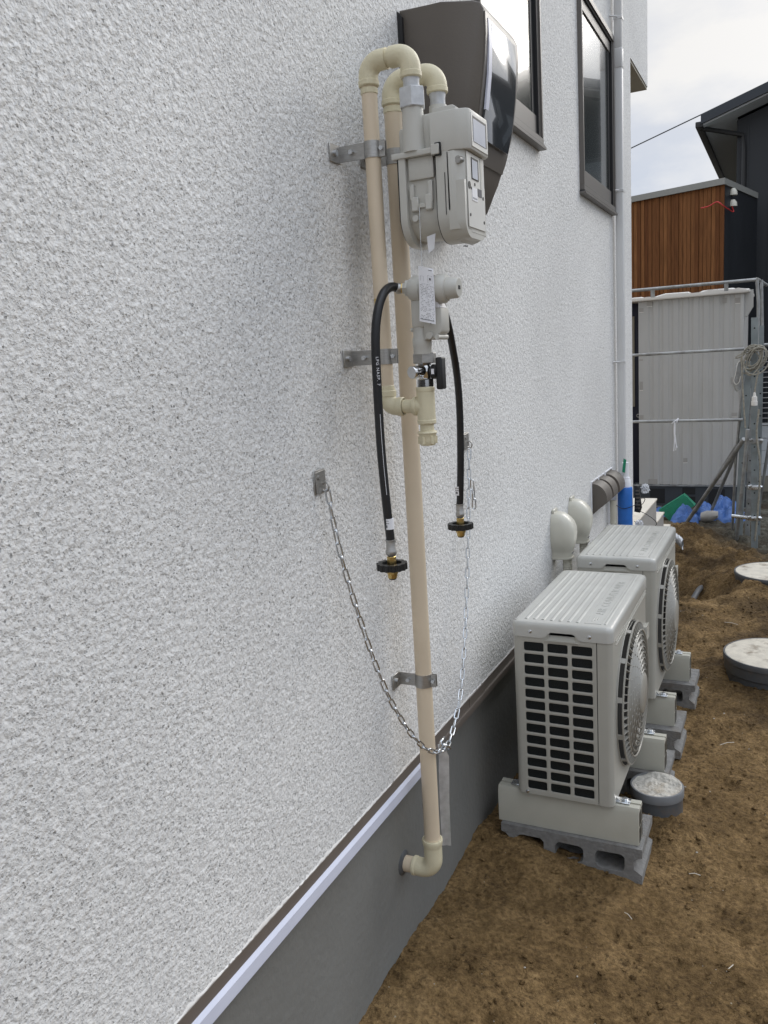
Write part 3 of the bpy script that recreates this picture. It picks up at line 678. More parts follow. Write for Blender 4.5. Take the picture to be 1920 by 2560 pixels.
bm = nb(); box(bm, .2600, .2616, 1.5365, 1.5655, 1.7665, 1.799); obj('counter_window', bm, 'lcd', lp, smooth=False)
bm = nb(); box(bm, .2594, .2607, 1.583, 1.592, 1.752, 1.808); obj('groove', bm, 'meter', lp, smooth=False)
for (y, z, r) in ((1.521, 1.752, .0068), (1.531, 1.748, .0026), (1.522, 1.700, .0030), (1.598, 1.694, .0030), (1.596, 1.738, .0034), (1.551, 1.757, .003)):
    bm = nb(); cyl(bm, (.2590, y, z), (.2607, y, z), r, n=16); obj('screw', bm, 'blackpl', lp)
bm = nb(); box(bm, .2598, .2608, 1.534, 1.563, 1.727, 1.750); obj('sticker', bm, 'white', lp, smooth=False)
bm = nb(); box(bm, .2598, .2607, 1.566, 1.588, 1.738, 1.752)
for k in range(5): box(bm, .2607, .2611, 1.5365+k*.0052, 1.5385+k*.0052, 1.730, 1.733)
obj('printed_marks', bm, 'print', lp, smooth=False)
bm = nb(); box(bm, .2545, .2560, 1.538, 1.556, 1.6675, 1.6690)
text_bm(bm, 'F', .018, Matrix.Translation((.238, 1.545, 1.6478)) @ Matrix.Rotation(R(180), 4, 'X') @ Matrix.Rotation(R(20), 4, 'Z'), .0006)
obj('embossed_mark', bm, 'print', gt, smooth=False)
bm = nb(); prism(bm, [(.117, 1.497), (.206, 1.494), (.212, 1.500), (.212, 1.670), (.117, 1.672)], 2, 1.812, 1.8225, .0012)
fl = obj('flange', bm, 'meter', gt)
bm = nb(); box(bm, .2045, .2165, 1.4945, 1.503, 1.806, 1.829, .001, 1); obj('latch_gap', bm, 'dark', fl)
bm = nb(); box(bm, .198, .2140, 1.4925, 1.5035, 1.8085, 1.8265, .001, 1); obj('latch', bm, 'meter', fl)
bm = nb(); lathe(bm, (.158, Y1, 1.8215), (0, 0, 1), [(0, .0225), (.055, .0200), (.080, .0195)], 28); obj('inlet_neck', bm, 'meter', gt)
bm = nb(); lathe(bm, (.158, Y2, 1.8215), (0, 0, 1), [(0, .0225), (.080, .0200), (.112, .0175)], 28); obj('outlet_neck', bm, 'meter', gt)
bm = nb(); box(bm, .122, .198, 1.520, 1.665, 1.822, 1.872, .008, 3); box(bm, .172, .199, 1.512, 1.66, 1.822, 1.886, .004, 2); obj('valve_chest', bm, 'meter', gt)
# recessed casting details seen through the side opening
bm = nb()
box(bm, .146, .197, 1.5050, 1.512, 1.772, 1.812, .003, 2); box(bm, .158, .183, 1.5075, 1.512, 1.722, 1.730, .001, 1); box(bm, .147, .155, 1.5045, 1.512, 1.737, 1.765, .001, 1); box(bm, .184, .193, 1.5045, 1.512, 1.730, 1.768, .001, 1)
box(bm, .149, .164, 1.5030, 1.512, 1.716, 1.742, .002, 1); box(bm, .177, .192, 1.5030, 1.512, 1.716, 1.745, .002, 1); cyl(bm, (.156, 1.505, 1.704), (.156, 1.513, 1.704), .006, n=12)
obj('cast_rib', bm, 'meter', cb)
bm = nb(); box(bm, .2205, .2216, 1.4990, 1.5002, 1.702, 1.776); obj('recess', bm, 'dark', cb, smooth=False)
bm = nb(); cyl(bm, (.247, 1.500, 1.795), (.250, 1.512, 1.795), .0065, n=16); obj('side_screw', bm, 'steel', hs)
bm = nb(); tube(bm, spline([(.166, 1.503, 1.722), (.1665, 1.500, 1.68), (.167, 1.499, 1.64), (.168, 1.497, 1.608)]), .0005, 5); obj('seal_wire', bm, 'zinc', gt)
bm = nb(); bmesh.ops.create_grid(bm, x_segments=1, y_segments=1, size=1)
bmesh.ops.delete(bm, geom=bm.verts[:], context='VERTS')
prism(bm, [(.168, 1.672), (.186, 1.676), (.182, 1.648), (.170, 1.641)], 1, 1.528, 1.5288); obj('paper_tag', bm, 'white', gt, smooth=False)

# ---------------------------------------------------------------- regulator
rg = thing('gas_regulator', 'grey gas changeover regulator with round knob and white paper tag', 'regulator', (XV, 1.50, 1.45))
bm = nb()
lathe(bm, (.139, 1.498, 1.575), (1, 0, -.04), [(0, .0135), (.002, .0195), (.011, .0250), (.026, .0245), (.033, .018), (.046, .0165), (.060, .0160)], 30)
box(bm, .143, .172, 1.487, 1.520, 1.500, 1.570, .007, 3)
lathe(bm, (.157, 1.505, 1.452), (0, 0, 1), [(0, .0175), (.013, .0178), (.016, .0185), (.030, .0185), (.033, .0165), (.075, .0165)], 28)
prism(bm, [(.168, 1.478), (.186, 1.478), (.204, 1.490), (.206, 1.494), (.206, 1.532), (.198, 1.546), (.168, 1.556)], 1, 1.488, 1.530, .003)
cyl(bm, (.138, 1.500, 1.499), (.146, 1.500, 1.499), .0042, n=12)
cyl(bm, (.182, 1.482, 1.486), (.182, 1.49, 1.486), .0065, n=14); cyl(bm, (.197, 1.532, 1.482), (.197, 1.482, 1.482), .005, n=12)
rb = obj('body', bm, 'meter', rg)
bm = nb(); lathe(bm, (.143, 1.498, 1.577), (-1, -.16, .04), [(0, .016), (.004, .0170), (.010, .0165), (.012, .0120), (.016, .0110)], 6); cyl(bm, (.160, 1.52, 1.568), (.158, 1.556, 1.566), .0125, n=20)
obj('inlet_boss', bm, 'meter', rg)
bm = nb(); lathe(bm, (.196, 1.499, 1.571), (1, 0, -.03), [(0, .0255), (.003, .0275), (.016, .0272), (.021, .0235), (.0215, .0205), (.040, .0190), (.044, .0165)], 36)
kb = obj('knob', bm, 'meter', rg)
bm = nb(); box(bm, .2392, .2405, 1.4935, 1.5045, 1.5665, 1.5735); obj('slot', bm, 'dark', kb, smooth=False)
bm = nb(); prism(bm, [(.188, 1.553), (.198, 1.549), (.205, 1.536), (.197, 1.536)], 1, 1.487, 1.520); obj('indicator_window', bm, 'white', rg, smooth=False)
bm = nb(); prism(bm, [(.170, 1.600), (.192, 1.597), (.196, 1.584), (.176, 1.588)], 1, 1.500, 1.5015); cyl(bm, (.193, 1.494, 1.592), (.193, 1.503, 1.592), .003, n=10); obj('hang_bracket', bm, 'steel', rg)
bm = nb(); cyl(bm, (.185, 1.4865, 1.510), (.185, 1.4885, 1.510), .003, n=10); obj('screw', bm, 'blackpl', rb)
# tag: real sheet, hung on the seal wire
bm = nb(); TY = 1.466
def tagp(u, v): # u 0..1 across, v 0..1 down
    return Vector((.1735+.0275*u-.003*v*(1-u), TY+.004*u+.002*math.sin(v*3), 1.613-.008*u-(.100+.0*u)*v))
loops = [[tagp(0, v/10), tagp(.5, v/10)+Vector((0, -.0008, 0)), tagp(1, v/10), tagp(1, v/10)+Vector((0, .0006, 0)), tagp(0, v/10)+Vector((0, .0006, 0))] for v in range(11)]
loft(bm, loops); tg = obj('paper_tag', bm, 'white', rg, ang=80)
bm = nb(); rnd = random.Random(9)
def mark(u0, u1, v0, v1):
    q = [tagp(u0, v0), tagp(u1, v0), tagp(u1, v1), tagp(u0, v1)]; bm.faces.new([bm.verts.new(p+Vector((.0001, -.0014 if .2 < (u0+u1)/2 < .8 else -.0007, 0))) for p in q])
mark(.68, .92, .035, .047)
for u0, u1, v0, v1 in ((.12, .34, .17, .172), (.12, .13, .17, .26), (.33, .34, .17, .26), (.60, .90, .14, .143), (.60, .61, .14, .27), (.89, .90, .14, .27), (.60, .90, .268, .27), (.7, .82, .18, .22)): mark(u0, u1, v0, v1)
for k in range(24):
    v = .30+k*.0275; u = .07+rnd.random()*.06
    while u < .93:
        l = rnd.uniform(.02, .09)
        if rnd.random() > .35: mark(u, min(u+l, .95), v, v+.007)
        u += l+rnd.uniform(.015, .05)
mark(.07, .93, .945, .955)
obj('printed_lines', bm, 'print', tg, smooth=False)
bm = nb(); tube(bm, spline([(.168, 1.4965, 1.607), (.176, 1.470, 1.612), (.180, 1.470, 1.603), (.178, 1.499, 1.598)]), .0005, 5); obj('seal_wire', bm, 'zinc', rg)

# ---------------------------------------------------------------- shutoff valve
vt = thing('shutoff_valve', 'chrome gas shutoff valve with upright black lever', 'valve', (XV, Y1, 1.40))
bm = nb(); hexnut(bm, (.157, Y1, 1.434), (.157, Y1, 1.454), .0235, phase=.2); obj('top_nut', bm, 'steel', vt, ang=20)
bm = nb(); lathe(bm, (.156, Y1, 1.402), (0, 0, 1), [(0, .012), (.006, .0125), (.012, .0150), (.019, .0160), (.026, .0140), (.033, .0120)], 26)
cyl(bm, (.156, Y1-.002, 1.421), (.147, Y1-.030, 1.4185), .0115, n=26); lathe(bm, (.148, Y1-.028, 1.419), (-.35, -.93, -.08), [(0, .0112), (.004, .0125), (.009, .0125), (.0105, .0115)], 28)
cyl(bm, (.156, Y1, 1.420), (.178, Y1, 1.418), .0085, n=20); obj('body', bm, 'chrome', vt)
bm = nb(); hexnut(bm, (.156, Y1, 1.388), (.156, Y1, 1.4045), .0180, phase=.4); obj('bottom_nut', bm, 'chrome', vt, ang=20)
bm = nb(); lathe(bm, (.172, Y1-.002, 1.4175), (1, -.05, -.04), [(0, .012), (.002, .0142), (.012, .0142), (.014, .011)], 24); box(bm, .1835, .1975, Y1-.013, Y1+.009, 1.383, 1.4445, .0035, 3)
lv = obj('lever', bm, 'blackpl', vt)
bm = nb(); box(bm, .1765, .1822, Y1-.0172, Y1-.0158, 1.413, 1.423); obj('sticker', bm, 'white', lv, smooth=False)

# ---------------------------------------------------------------- hoses
def hose(label, path, r, bx, by, zt):
    """path ends at (bx,by,zt): top of the ferrule"""
    t = thing('gas_hose', label, 'gas hose', (bx, by, 1.016), 'black rubber gas hoses hanging from the regulator')
    bm = nb(); tube(bm, spline(path, 10), r, 20); h = obj('hose', bm, 'black', t)
    zl = zt+.024
    bm = nb(); cyl(bm, (bx, by, zl), (bx, by, zl+.021), r+.0004, n=24); lb = obj('label_band', bm, 'white', t)
    bm = nb()
    for k, (a0, a1, z, hh) in enumerate(((-150, -70, .0165, .0014), (-150, -65, .0115, .0014), (-118, -92, .004, .005), (-140, -130, .004, .005))):
        for q in range(6):
            if k < 2 or q > -1:
                a = R(a0+(a1-a0)*q/6); b = R(a0+(a1-a0)*(q+(.7 if k < 2 else 1.0))/6); rr = r+.0007
                bm.faces.new([bm.verts.new(p) for p in ((bx+rr*math.cos(a), by+rr*math.sin(a), zl+z), (bx+rr*math.cos(b), by+rr*math.sin(b), zl+z), (bx+rr*math.cos(b), by+rr*math.sin(b), zl+z+hh), (bx+rr*math.cos(a), by+rr*math.sin(a), zl+z+hh))])
    obj('printed_lines', bm, 'print', lb, smooth=False)
    bm = nb(); lathe(bm, (bx, by, zt+.003), (0, 0, -1), [(0, r+.0020), (.002, r+.0020), (.003, r+.0006), (.019, r+.0006), (.022, r+.0022), (.028, r+.0022), (.034, .0070)], 24)
    obj('ferrule', bm, 'steel', t)
    zw = zt-.050
    bm = nb(); hexnut(bm, (bx, by, zt-.030), (bx, by, zw-.012), .0088); obj('stem', bm, 'brass', t, ang=20)
    # toothed hand wheel with spokes
    bm = nb(); nT = 14; RR = .0305
    outer = []; 
    for k in range(nT*6):
        a = 2*math.pi*k/(nT*6); ph = (k % 6)/6; rr = RR-(.0026 if ph < .34 else 0); outer.append((rr*math.cos(a), rr*math.sin(a)))
    inner = [((.0195)*math.cos(2*math.pi*k/(nT*6)), (.0195)*math.sin(2*math.pi*k/(nT*6))) for k in range(nT*6)]
    zz = [zw-.0065, zw+.0065]; ring = [[bm.verts.new((bx+x, by+y, z)) for x, y in lp] for z in zz for lp in (outer, inner)]
    n = len(outer)
    for i in range(n):
        j = (i+1) % n
        bm.faces.new((ring[0][i], ring[0][j], ring[2][j], ring[2][i])); bm.faces.new((ring[1][i], ring[3][i], ring[3][j], ring[1][j]))
        bm.faces.new((ring[2][i], ring[2][j], ring[3][j], ring[3][i])); bm.faces.new((ring[0][i], ring[1][i], ring[1][j], ring[0][j]))
    cyl(bm, (bx, by, zw-.0055), (bx, by, zw+.001), .0200, n=24)
    obj('handwheel', bm, 'blackpl', t, ang=30)
    bm = nb(); lathe(bm, (bx, by, zw-.0055), (0, 0, -1), [(0, .0115), (.010, .0115), (.0105, .0098), (.017, .0092), (.019, .0075)], 6, phase=.3)
    lathe(bm, (bx, by, zw-.012), (0, 0, -1), [(0, .0100), (.012, .0090)], 22); obj('nozzle', bm, 'brass', t, ang=25)
    bm = nb(); lathe(bm, (bx, by, zw-.0245), (0, 0, -1), [(0, .0078), (.0025, .0070)], 20); obj('rubber_tip', bm, 'black', t)
    return t
h1 = hose('black hose hanging left of the long pipe, nearest the camera, with white lettering', [(.1185, 1.4925, 1.5785), (.1125, 1.484, 1.5815), (.1080, 1.472, 1.5795), (.1056, 1.459, 1.5725), (.1042, 1.447, 1.562), (.1030, 1.436, 1.5475), (.1018, 1.428, 1.530), (.1003, 1.422, 1.508), (.0988, 1.419, 1.477), (.0974, 1.419, 1.427), (.0962, 1.42, 1.350), (.0968, 1.42, 1.265), (.1012, 1.42, 1.165), (.1046, 1.42, 1.11), (.1050, 1.42, 1.0975)], .0086, .1050, 1.420, 1.0975)
bm = nb(); lathe(bm, (.1290, 1.4955, 1.5780), (-1, -.25, .04), [(0, .0085), (.001, .0100), (.005, .0100), (.006, .0080)], 6); obj('brass_nut', bm, 'brass', h1)
bm = nb(); lathe(bm, (.1240, 1.4945, 1.5782), (-1, -.30, .06), [(0, .0095), (.004, .0104), (.0085, .0104), (.010, .0095)], 22); obj('top_ferrule', bm, 'steel', h1)
bm = nb()
a_ = R(-47); nrm = Vector((math.cos(a_), math.sin(a_), 0)); tanv = Vector((-math.sin(a_), math.cos(a_), 0))
def hx(z): return Vector((.0972, 1.419, z))
Mt = Matrix((( 0, tanv.x, nrm.x), (0, tanv.y, nrm.y), (-1, 0, 0))).to_4x4()
text_bm(bm, 'LPG NASP. 7', .0080, Matrix.Translation(hx(1.452)+nrm*.0096) @ Mt, .0002, spacing=1.25)
tube(bm, [Vector(p)+nrm*.0087 for p in ((.0962, 1.42, 1.345), (.0963, 1.42, 1.30), (.0975, 1.42, 1.245), (.1000, 1.42, 1.19))], .0005, 5)
obj('lettering', bm, 'white', h1, smooth=False)
bm = nb(); box(bm, .088, .098, 1.447, 1.448, 1.548, 1.560, 0); obj('sticker', bm, 'brass', h1, smooth=False)
hose('black hose hanging on the far side of the long pipe, in front of the chain', [(.160, 1.556, 1.567), (.153, 1.61, 1.561), (.1385, 1.67, 1.545), (.1265, 1.725, 1.512), (.1210, 1.76, 1.463), (.1180, 1.785, 1.412), (.1175, 1.795, 1.354), (.1155, 1.80, 1.28), (.1120, 1.80, 1.188), (.1080, 1.80, 1.125), (.1058, 1.80, 1.100)], .0082, .1055, 1.800, 1.100)

# ---------------------------------------------------------------- chain
ct = thing('safety_chain', 'zinc safety chain slung across the front of the long pipe', 'chain', (.05, 1.7, .53))
cp = [(.014, 1.347, 1.208), (.018, 1.352, 1.15), (.024, 1.362, 1.08), (.032, 1.378, 1.005), (.038, 1.397, .94), (.044, 1.416, .877), (.051, 1.441, .807), (.057, 1.463, .754), (.064, 1.493, .698), (.071, 1.530, .643), (.080, 1.575, .590), (.087, 1.615, .560), (.0865, 1.65, .545), (.080, 1.695, .528), (.074, 1.735, .523), (.068, 1.775, .530), (.061, 1.826, .552), (.055, 1.88, .596), (.048, 1.927, .666), (.041, 1.97, .74), (.034, 2.008, .819), (.028, 2.045, .917), (.022, 2.078, 1.018), (.016, 2.112, 1.119), (.013, 2.130, 1.200)]
S = spline(cp, 24); seg = [0]
for a, b in zip(S, S[1:]): seg.append(seg[-1]+(b-a).length)
def at(s):
    import bisect
    i = min(max(bisect.bisect(seg, s)-1, 0), len(S)-2); f = (s-seg[i])/(seg[i+1]-seg[i]); return S[i].lerp(S[i+1], f), (S[i+1]-S[i]).normalized()
def link(bm, c, d, up, L_=.0335, W_=.0132, r=.0020):
    d = d.normalized(); up = (up-d*d.dot(up)).normalized(); a = (L_-W_)/2; rr = W_/2-r; pts = []
    for k in range(7): t = -math.pi/2+math.pi*k/6; pts.append(c+d*(a+rr*math.cos(t))+up*rr*math.sin(t))
    for k in range(7): t = math.pi/2+math.pi*k/6; pts.append(c+d*(-a+rr*math.cos(t))+up*rr*math.sin(t))
    tube(bm, pts, r, 7, closed=True)
bm = nb(); pitch = .0270; s = .012; k = 0; rnd = random.Random(2)
while s < seg[-1]-.01:
    c, d = at(s); u = Vector((1, 0, 0)) if k % 2 else d.cross(Vector((1, 0, 0)))
    u = u.normalized(); q = Matrix.Rotation(R(rnd.uniform(15, 40)), 3, d); link(bm, c, d, q @ u); s += pitch; k += 1
obj('links', bm, 'zinc', ct)
bm = nb()
c = Vector((.022, 2.128, 1.145))
link(bm, Vector((.024, 2.112, 1.098)), Vector((0, .04, -1)), Vector((1, 0, 0))); link(bm, Vector((.027, 2.112, 1.072)), Vector((0, .0, -1)), Vector((.3, 1, 0))); link(bm, Vector((.027, 2.112, 1.046)), Vector((0, .04, -1)), Vector((1, 0.2, 0)))
obj('spare_links', bm, 'zinc', ct)
for y, z in ((1.340, 1.225), (2.135, 1.215)):
    bm = nb(); box(bm, .0005, .003, y-.020, y+.020, z-.022, z+.024, .0008, 1)
    prism(bm, [(y-.019, z+.020), (y+.016, z+.023), (y+.017, z-.019), (y-.016, z-.021)], 0, .0032, .0062, .0006, 1)
    cyl(bm, (.006, y-.008, z+.010), (.0085, y-.008, z+.010), .0045, n=10)
    tube(bm, [(.011+.007*math.cos(R(a)), y+.006, z-.010+.009*math.sin(R(a))) for a in range(-150, 151, 25)], .0018, 7)
    obj('wall_hook', bm, 'steel', ct)
bm = nb()
tube(bm, spline([(.079, 1.690, .541), (.086, 1.70, .535), (.088, 1.712, .524), (.080, 1.722, .518), (.073, 1.715, .528), (.078, 1.70, .538)]), .0028, 8)
box(bm, .072, .078, 1.684, 1.712, .527, .553, .002, 1)
obj('snap_hook', bm, 'zinc', ct)
# grey plastic strap hanging behind the chain
bm = nb()
st = [((.060, 1.712, .527), .006), ((.068, 1.712, .512), .020), ((.071, 1.712, .500), .024), ((.070, 1.710, .46), .025), ((.067, 1.710, .38), .024), ((.066, 1.712, .30), .023), ((.066, 1.712, .262), .022)]
lo = []
for (c, wd) in st:
    c = Vector(c); a = Vector((.92, .35, 0)); lo.append([c-a*wd/2, c+Vector((-.002, .003, 0)), c+a*wd/2, c+a*wd/2+Vector((-.0015, .002, 0)), c+Vector((-.003, .005, 0)), c-a*wd/2+Vector((-.0015, .002, 0))])
loft(bm, lo); tag(obj('plastic_strap', bm, 'galv', ang=50), 'grey plastic strap hanging from the chain behind the long pipe', 'strap')

# ================================================================ AIR CONDITIONER UNITS
def shape_layers(bm, x0, x1, y0, y1, r, layers, k=5, capt=True, capb=False):
    loops = []
    for z, ins in layers: loops.append([(x, y, z) for x, y in rrect(x0+ins, x1-ins, y0+ins, y1-ins, max(r-ins, .002), k)])
    loft(bm, loops, capb, capt)
def make_ac():
    t = thing('air_conditioner', 'nearest ivory outdoor air conditioner unit with round fan grille', 'air conditioner', (.25, 2.45, .188), 'outdoor air conditioner units beside the white wall')
    xa, xb, ya, yb, zb, zt = .112, .3875, 2.150, 2.735, .188, .668
    # casing wrap: right front corner, front, far side, back
    bm = nb(); r = .016; pts = [(.3475, ya)]
    for i in range(7): a = R(-90+90*i/6); pts.append((xb-r+r*math.cos(a), ya+r+r*math.sin(a)))
    for i in range(7): a = R(0+90*i/6); pts.append((xb-r+r*math.cos(a), yb-r+r*math.sin(a)))
    for i in range(7): a = R(90+90*i/6); pts.append((xa+r+r*math.cos(a), yb-r+r*math.sin(a)))
    pts.append((xa, ya+.03))
    A = [bm.verts.new((x, y, zb)) for x, y in pts]; B = [bm.verts.new((x, y, zt)) for x, y in pts]
    for i in range(len(pts)-1): bm.faces.new((A[i], A[i+1], B[i+1], B[i]))
    # seam return
    s0 = bm.verts.new((.3475, ya+.006, zb)); s1 = bm.verts.new((.3475, ya+.006, zt)); bm.faces.new((A[0], B[0], s1, s0))
    bm.faces.new([bm.verts.new(p) for p in ((xa+.01, ya+.012, zb+.001), (xb-.004, ya+.012, zb+.001), (xb-.004, yb-.004, zb+.001), (xa+.01, yb-.004, zb+.001))])
    for z in (.655, .645): tube(bm, [(xb+.0005, 2.20, z), (xb+.0005, 2.72, z)], .0016, 6)
    tube(bm, [(xb+.0008, 2.33, .630), (xb+.0008, 2.47, .630)], .0024, 6)
    prism(bm, [(xb-.001, .545), (xb+.012, .548), (xb+.012, .50), (xb-.001, .49)], 1, 2.665, 2.72, .003)
    cs = obj('casing', bm, 'ac', t)
    # left corner piece + slotted side panel
    bm = nb()
    def quad(x0, x1, z0, z1, y=ya): bm.faces.new([bm.verts.new(p) for p in ((x0, y, z0), (x1, y, z0), (x1, y, z1), (x0, y, z1))])
    pl = []
    for i in range(7): a = R(180+90*i/6); pl.append((xa+r+r*math.cos(a), ya+r+r*math.sin(a)))
    A = [bm.verts.new((xa, ya+.03, zb)), *[bm.verts.new((x, y, zb)) for x, y in pl]]; B = [bm.verts.new((xa, ya+.03, zt+.018)), *[bm.verts.new((x, y, zt+.018)) for x, y in pl]]
    for i in range(len(A)-1): bm.faces.new((A[i], A[i+1], B[i+1], B[i]))
    obj('corner_panel', bm, 'ac', t); bm = nb()
    gx0, gx1, gz0, gz1 = .1385, .3395, .1995, .6535
    x0 = xa+r; x1 = .3455
    quad(x0, gx0, zb, zt+.018); quad(gx1, x1, zb, zt+.018); quad(gx0, gx1, zb, gz0); quad(gx0, .216, gz1, zt+.018); quad(.288, gx1, gz1, zt+.018); quad(.216, .288, gz1, .661)
    bm.faces.new([bm.verts.new(p) for p in ((.216, ya, .661), (.288, ya, .661), (.288, ya+.0075, .672), (.216, ya+.0075, .672))])
    for x_ in (.216, .288): bm.faces.new([bm.verts.new(p) for p in ((x_, ya, .661), (x_, ya, .686), (x_, ya+.03, .686), (x_, ya+.0075, .672))])
    nc, nr = 3, 13; cw = (gx1-gx0)/nc; rh = (gz1-gz0)/nr
    for i in range(nc):
        for j in range(nr):
            a0 = gx0+i*cw; b0 = gz0+j*rh; a1 = a0+cw; b1 = b0+rh; mx_, mz_ = .0052, .0042
            inn = rrect(a0+mx_, a1-mx_, b0+mz_, b1-mz_, .0052, 4); n = len(inn)
            cor = [(a1, b1), (a0, b1), (a0, b0), (a1, b0)]; cv = [bm.verts.new((x, ya, z)) for x, z in cor]
            iv = [bm.verts.new((x, ya+.0006, z)) for x, z in inn]; dv = [bm.verts.new((x, ya+.0035, z)) for x, z in inn]
            for c_ in range(4):
                for q in range(4): bm.faces.new((cv[c_], iv[c_*5+q], iv[c_*5+q+1]))
                nx_ = (c_*5+5) % n; bm.faces.new((cv[c_], iv[c_*5+4], iv[nx_], cv[(c_+1) % 4]))
            for q in range(n): bm.faces.new((iv[q], iv[(q+1) % n], dv[(q+1) % n], dv[q]))
    # bulge under the hand hold
    prism(bm, [(.203, .6560), (.301, .6560), (.292, .6605), (.212, .6605)], 1, ya-.0035, ya+.001, .0010)
    bmesh.ops.remove_doubles(bm, verts=bm.verts, dist=.0001)
    sp = obj('side_panel', bm, 'ac', t, smooth=False)
    bm = nb(); box(bm, xa+.012, .3460, ya+.008, ya+.03, zb+.004, zt)
    for k in range(150): box(bm, xa+.016+k*.0015, xa+.0166+k*.0015, ya+.0065, ya+.0082, gz0, gz1)
    obj('cooling_fins', bm, 'fins', t, smooth=False)
    # lid
    bm = nb(); lx0, lx1, ly0, ly1 = xa-.0025, xb+.0025, ya-.0028, yb+.003; rr = .019
    base = rrect(lx0, lx1, ly0, ly1, rr, 6)
    # enrich the near side so that the lower edge can rise at the hand hold
    k0 = next(i for i, p in enumerate(base) if abs(p[1]-ly0) < 1e-6 and p[0] < (lx0+lx1)/2)
    near = [(.196, 0), (.206, .003), (.214, .013), (.222, .018), (.282, .018), (.290, .013), (.298, .003), (.308, 0)]
    pl = [(x, y, 0) for x, y in base[:k0+1]]+[(x, ly0, h) for x, h in near]+[(x, y, 0) for x, y in base[k0+1:]]
    cx_, cy_ = (lx0+lx1)/2, (ly0+ly1)/2
    def ins(x, y, d):
        ex = max(-1, min(1, (x-cx_)/((lx1-lx0)/2-rr*.7))); ey = max(-1, min(1, (y-cy_)/((ly1-ly0)/2-rr*.7)))
        return (x-d*(ex if abs(x-cx_) > (lx1-lx0)/2-rr else 0), y-d*(ey if abs(y-cy_) > (ly1-ly0)/2-rr else 0))
    loops = [[(x, y, .6645+h) for x, y, h in pl]]
    for z, d in ((.692, .0), (.700, .0012), (.7045, .0042), (.7068, .009), (.7072, .0125)): loops.append([(*ins(x, y, d), z) for x, y, h in pl])
    loft(bm, loops, False, True)
    for x in (.1455, .1695, .1935, .2175, .2415, .2655, .2895): # pressed ribs
        prism(bm, [(x-.0065, .7070), (x-.0035, .7092), (x+.0020, .7092), (x+.0050, .7070)], 1, 2.178, 2.712, .0006, 1)
    prism(bm, [(.360, .7070), (.3625, .7088), (.3665, .7088), (.369, .7070)], 1, 2.178, 2.712, .0006, 1)
    for a in ((.3075, .3085, 2.18, 2.40), (.3075, .3085, 2.42, 2.71), (.353, .354, 2.18, 2.71), (.3075, .354, 2.179, 2.1802), (.3075, .354, 2.709, 2.7102)): box(bm, *a, .7070, .7080)
    lid = obj('lid', bm, 'actop_lit', t)
    bm = nb()
    Mt = Matrix(((0, -1, 0, 0), (1, 0, 0, 0), (0, 0, 1, 0), (0, 0, 0, 1)))
    text_bm(bm, 'AIR CONDITIONER', .034, Matrix.Translation((.332, 2.265, .7072)) @ Mt, .0009, spacing=1.25)
    for i in range(3): prism(bm, [(.322+.006*i, .7070), (.325+.006*i, .7082), (.327+.006*i, .7070)], 1, 2.20+.008*i, 2.235)
    obj('embossed_lettering', bm, 'actop_lit', lid, smooth=False)
    for x, z, y in ((.164, .681, ya-.0028), (.328, .679, ya-.0028), (.142, .1935, ya)):
        bm = nb(); lathe(bm, (x, y+.001, z), (0, -1, 0), [(0, .0058), (.0018, .0052), (.0030, .0030)], 14); obj('screw', bm, 'zinc', lid if z > .6 else sp)
    # fan grille
    cy, cz, rad = 2.412, .428, .212
    g = None
    bm = nb(); lathe(bm, (xb+.0006, cy, cz), (1, 0, 0), [(0, rad+.003), (.001, rad+.003)], 64); op = obj('fan_opening', bm, 'dark', t)
    def dome(r_): return .026*(1-(r_/rad)**2.2)**.75+.017
    bm = nb()
    lathe(bm, (xb+.015, cy, cz), (1, 0, 0), [(0, rad+.0005), (.003, rad+.001), (.0045, rad-.001), (.0045, rad-.004), (.0, rad-.0045), (0, rad+.0005)], 80, cap=False)
    lathe(bm, (xb, cy, cz), (1, 0, 0), [(.0005, rad+.007), (.003, rad+.006), (.003, rad+.003), (.0005, rad+.003)], 80, cap=False)
    for i in range(12):
        a = 2*math.pi*(i+.5)/12; lo = []
        for q in (-.035, .035): lo.append([(xb+dx, cy+rr_*math.cos(a+q), cz+rr_*math.sin(a+q)) for dx, rr_ in ((0, rad+.002), (.017, rad), (.017, rad-.003), (0, rad-.003))])
        loft(bm, lo)
    def ringp(rr_, th=.0013, n=72, a=6):
        tube(bm, [(xb+dome(rr_), cy+rr_*math.cos(2*math.pi*i/n), cz+rr_*math.sin(2*math.pi*i/n)) for i in range(n)], th, a, closed=True)
    ringp(.186, .0028)
    # outer short blades standing proud like teeth
    for i in range(56):
        a = 2*math.pi*i/56; c, s_ = math.cos(a), math.sin(a)
        P_ = [Vector((xb+dx, cy+q*c, cz+q*s_)) for dx, q in ((.015, rad-.003), (.0195, rad-.003), (dome(.186)+.003, .186), (.012, .186))]
        tn = Vector((0, -s_, c))*.0010; A = [bm.verts.new(p-tn) for p in P_]; B = [bm.verts.new(p+tn) for p in P_]
        bm.faces.new(A); bm.faces.new(B[::-1])
        for q in range(4): bm.faces.new((A[q], A[(q+1) % 4], B[(q+1) % 4], B[q]))
    g = obj('fan_grille', bm, 'grille', t, ang=40)
    bm = nb()
    # swirling louvres between rings
    radii = [.068, .085, .102, .119, .136, .153, .170]
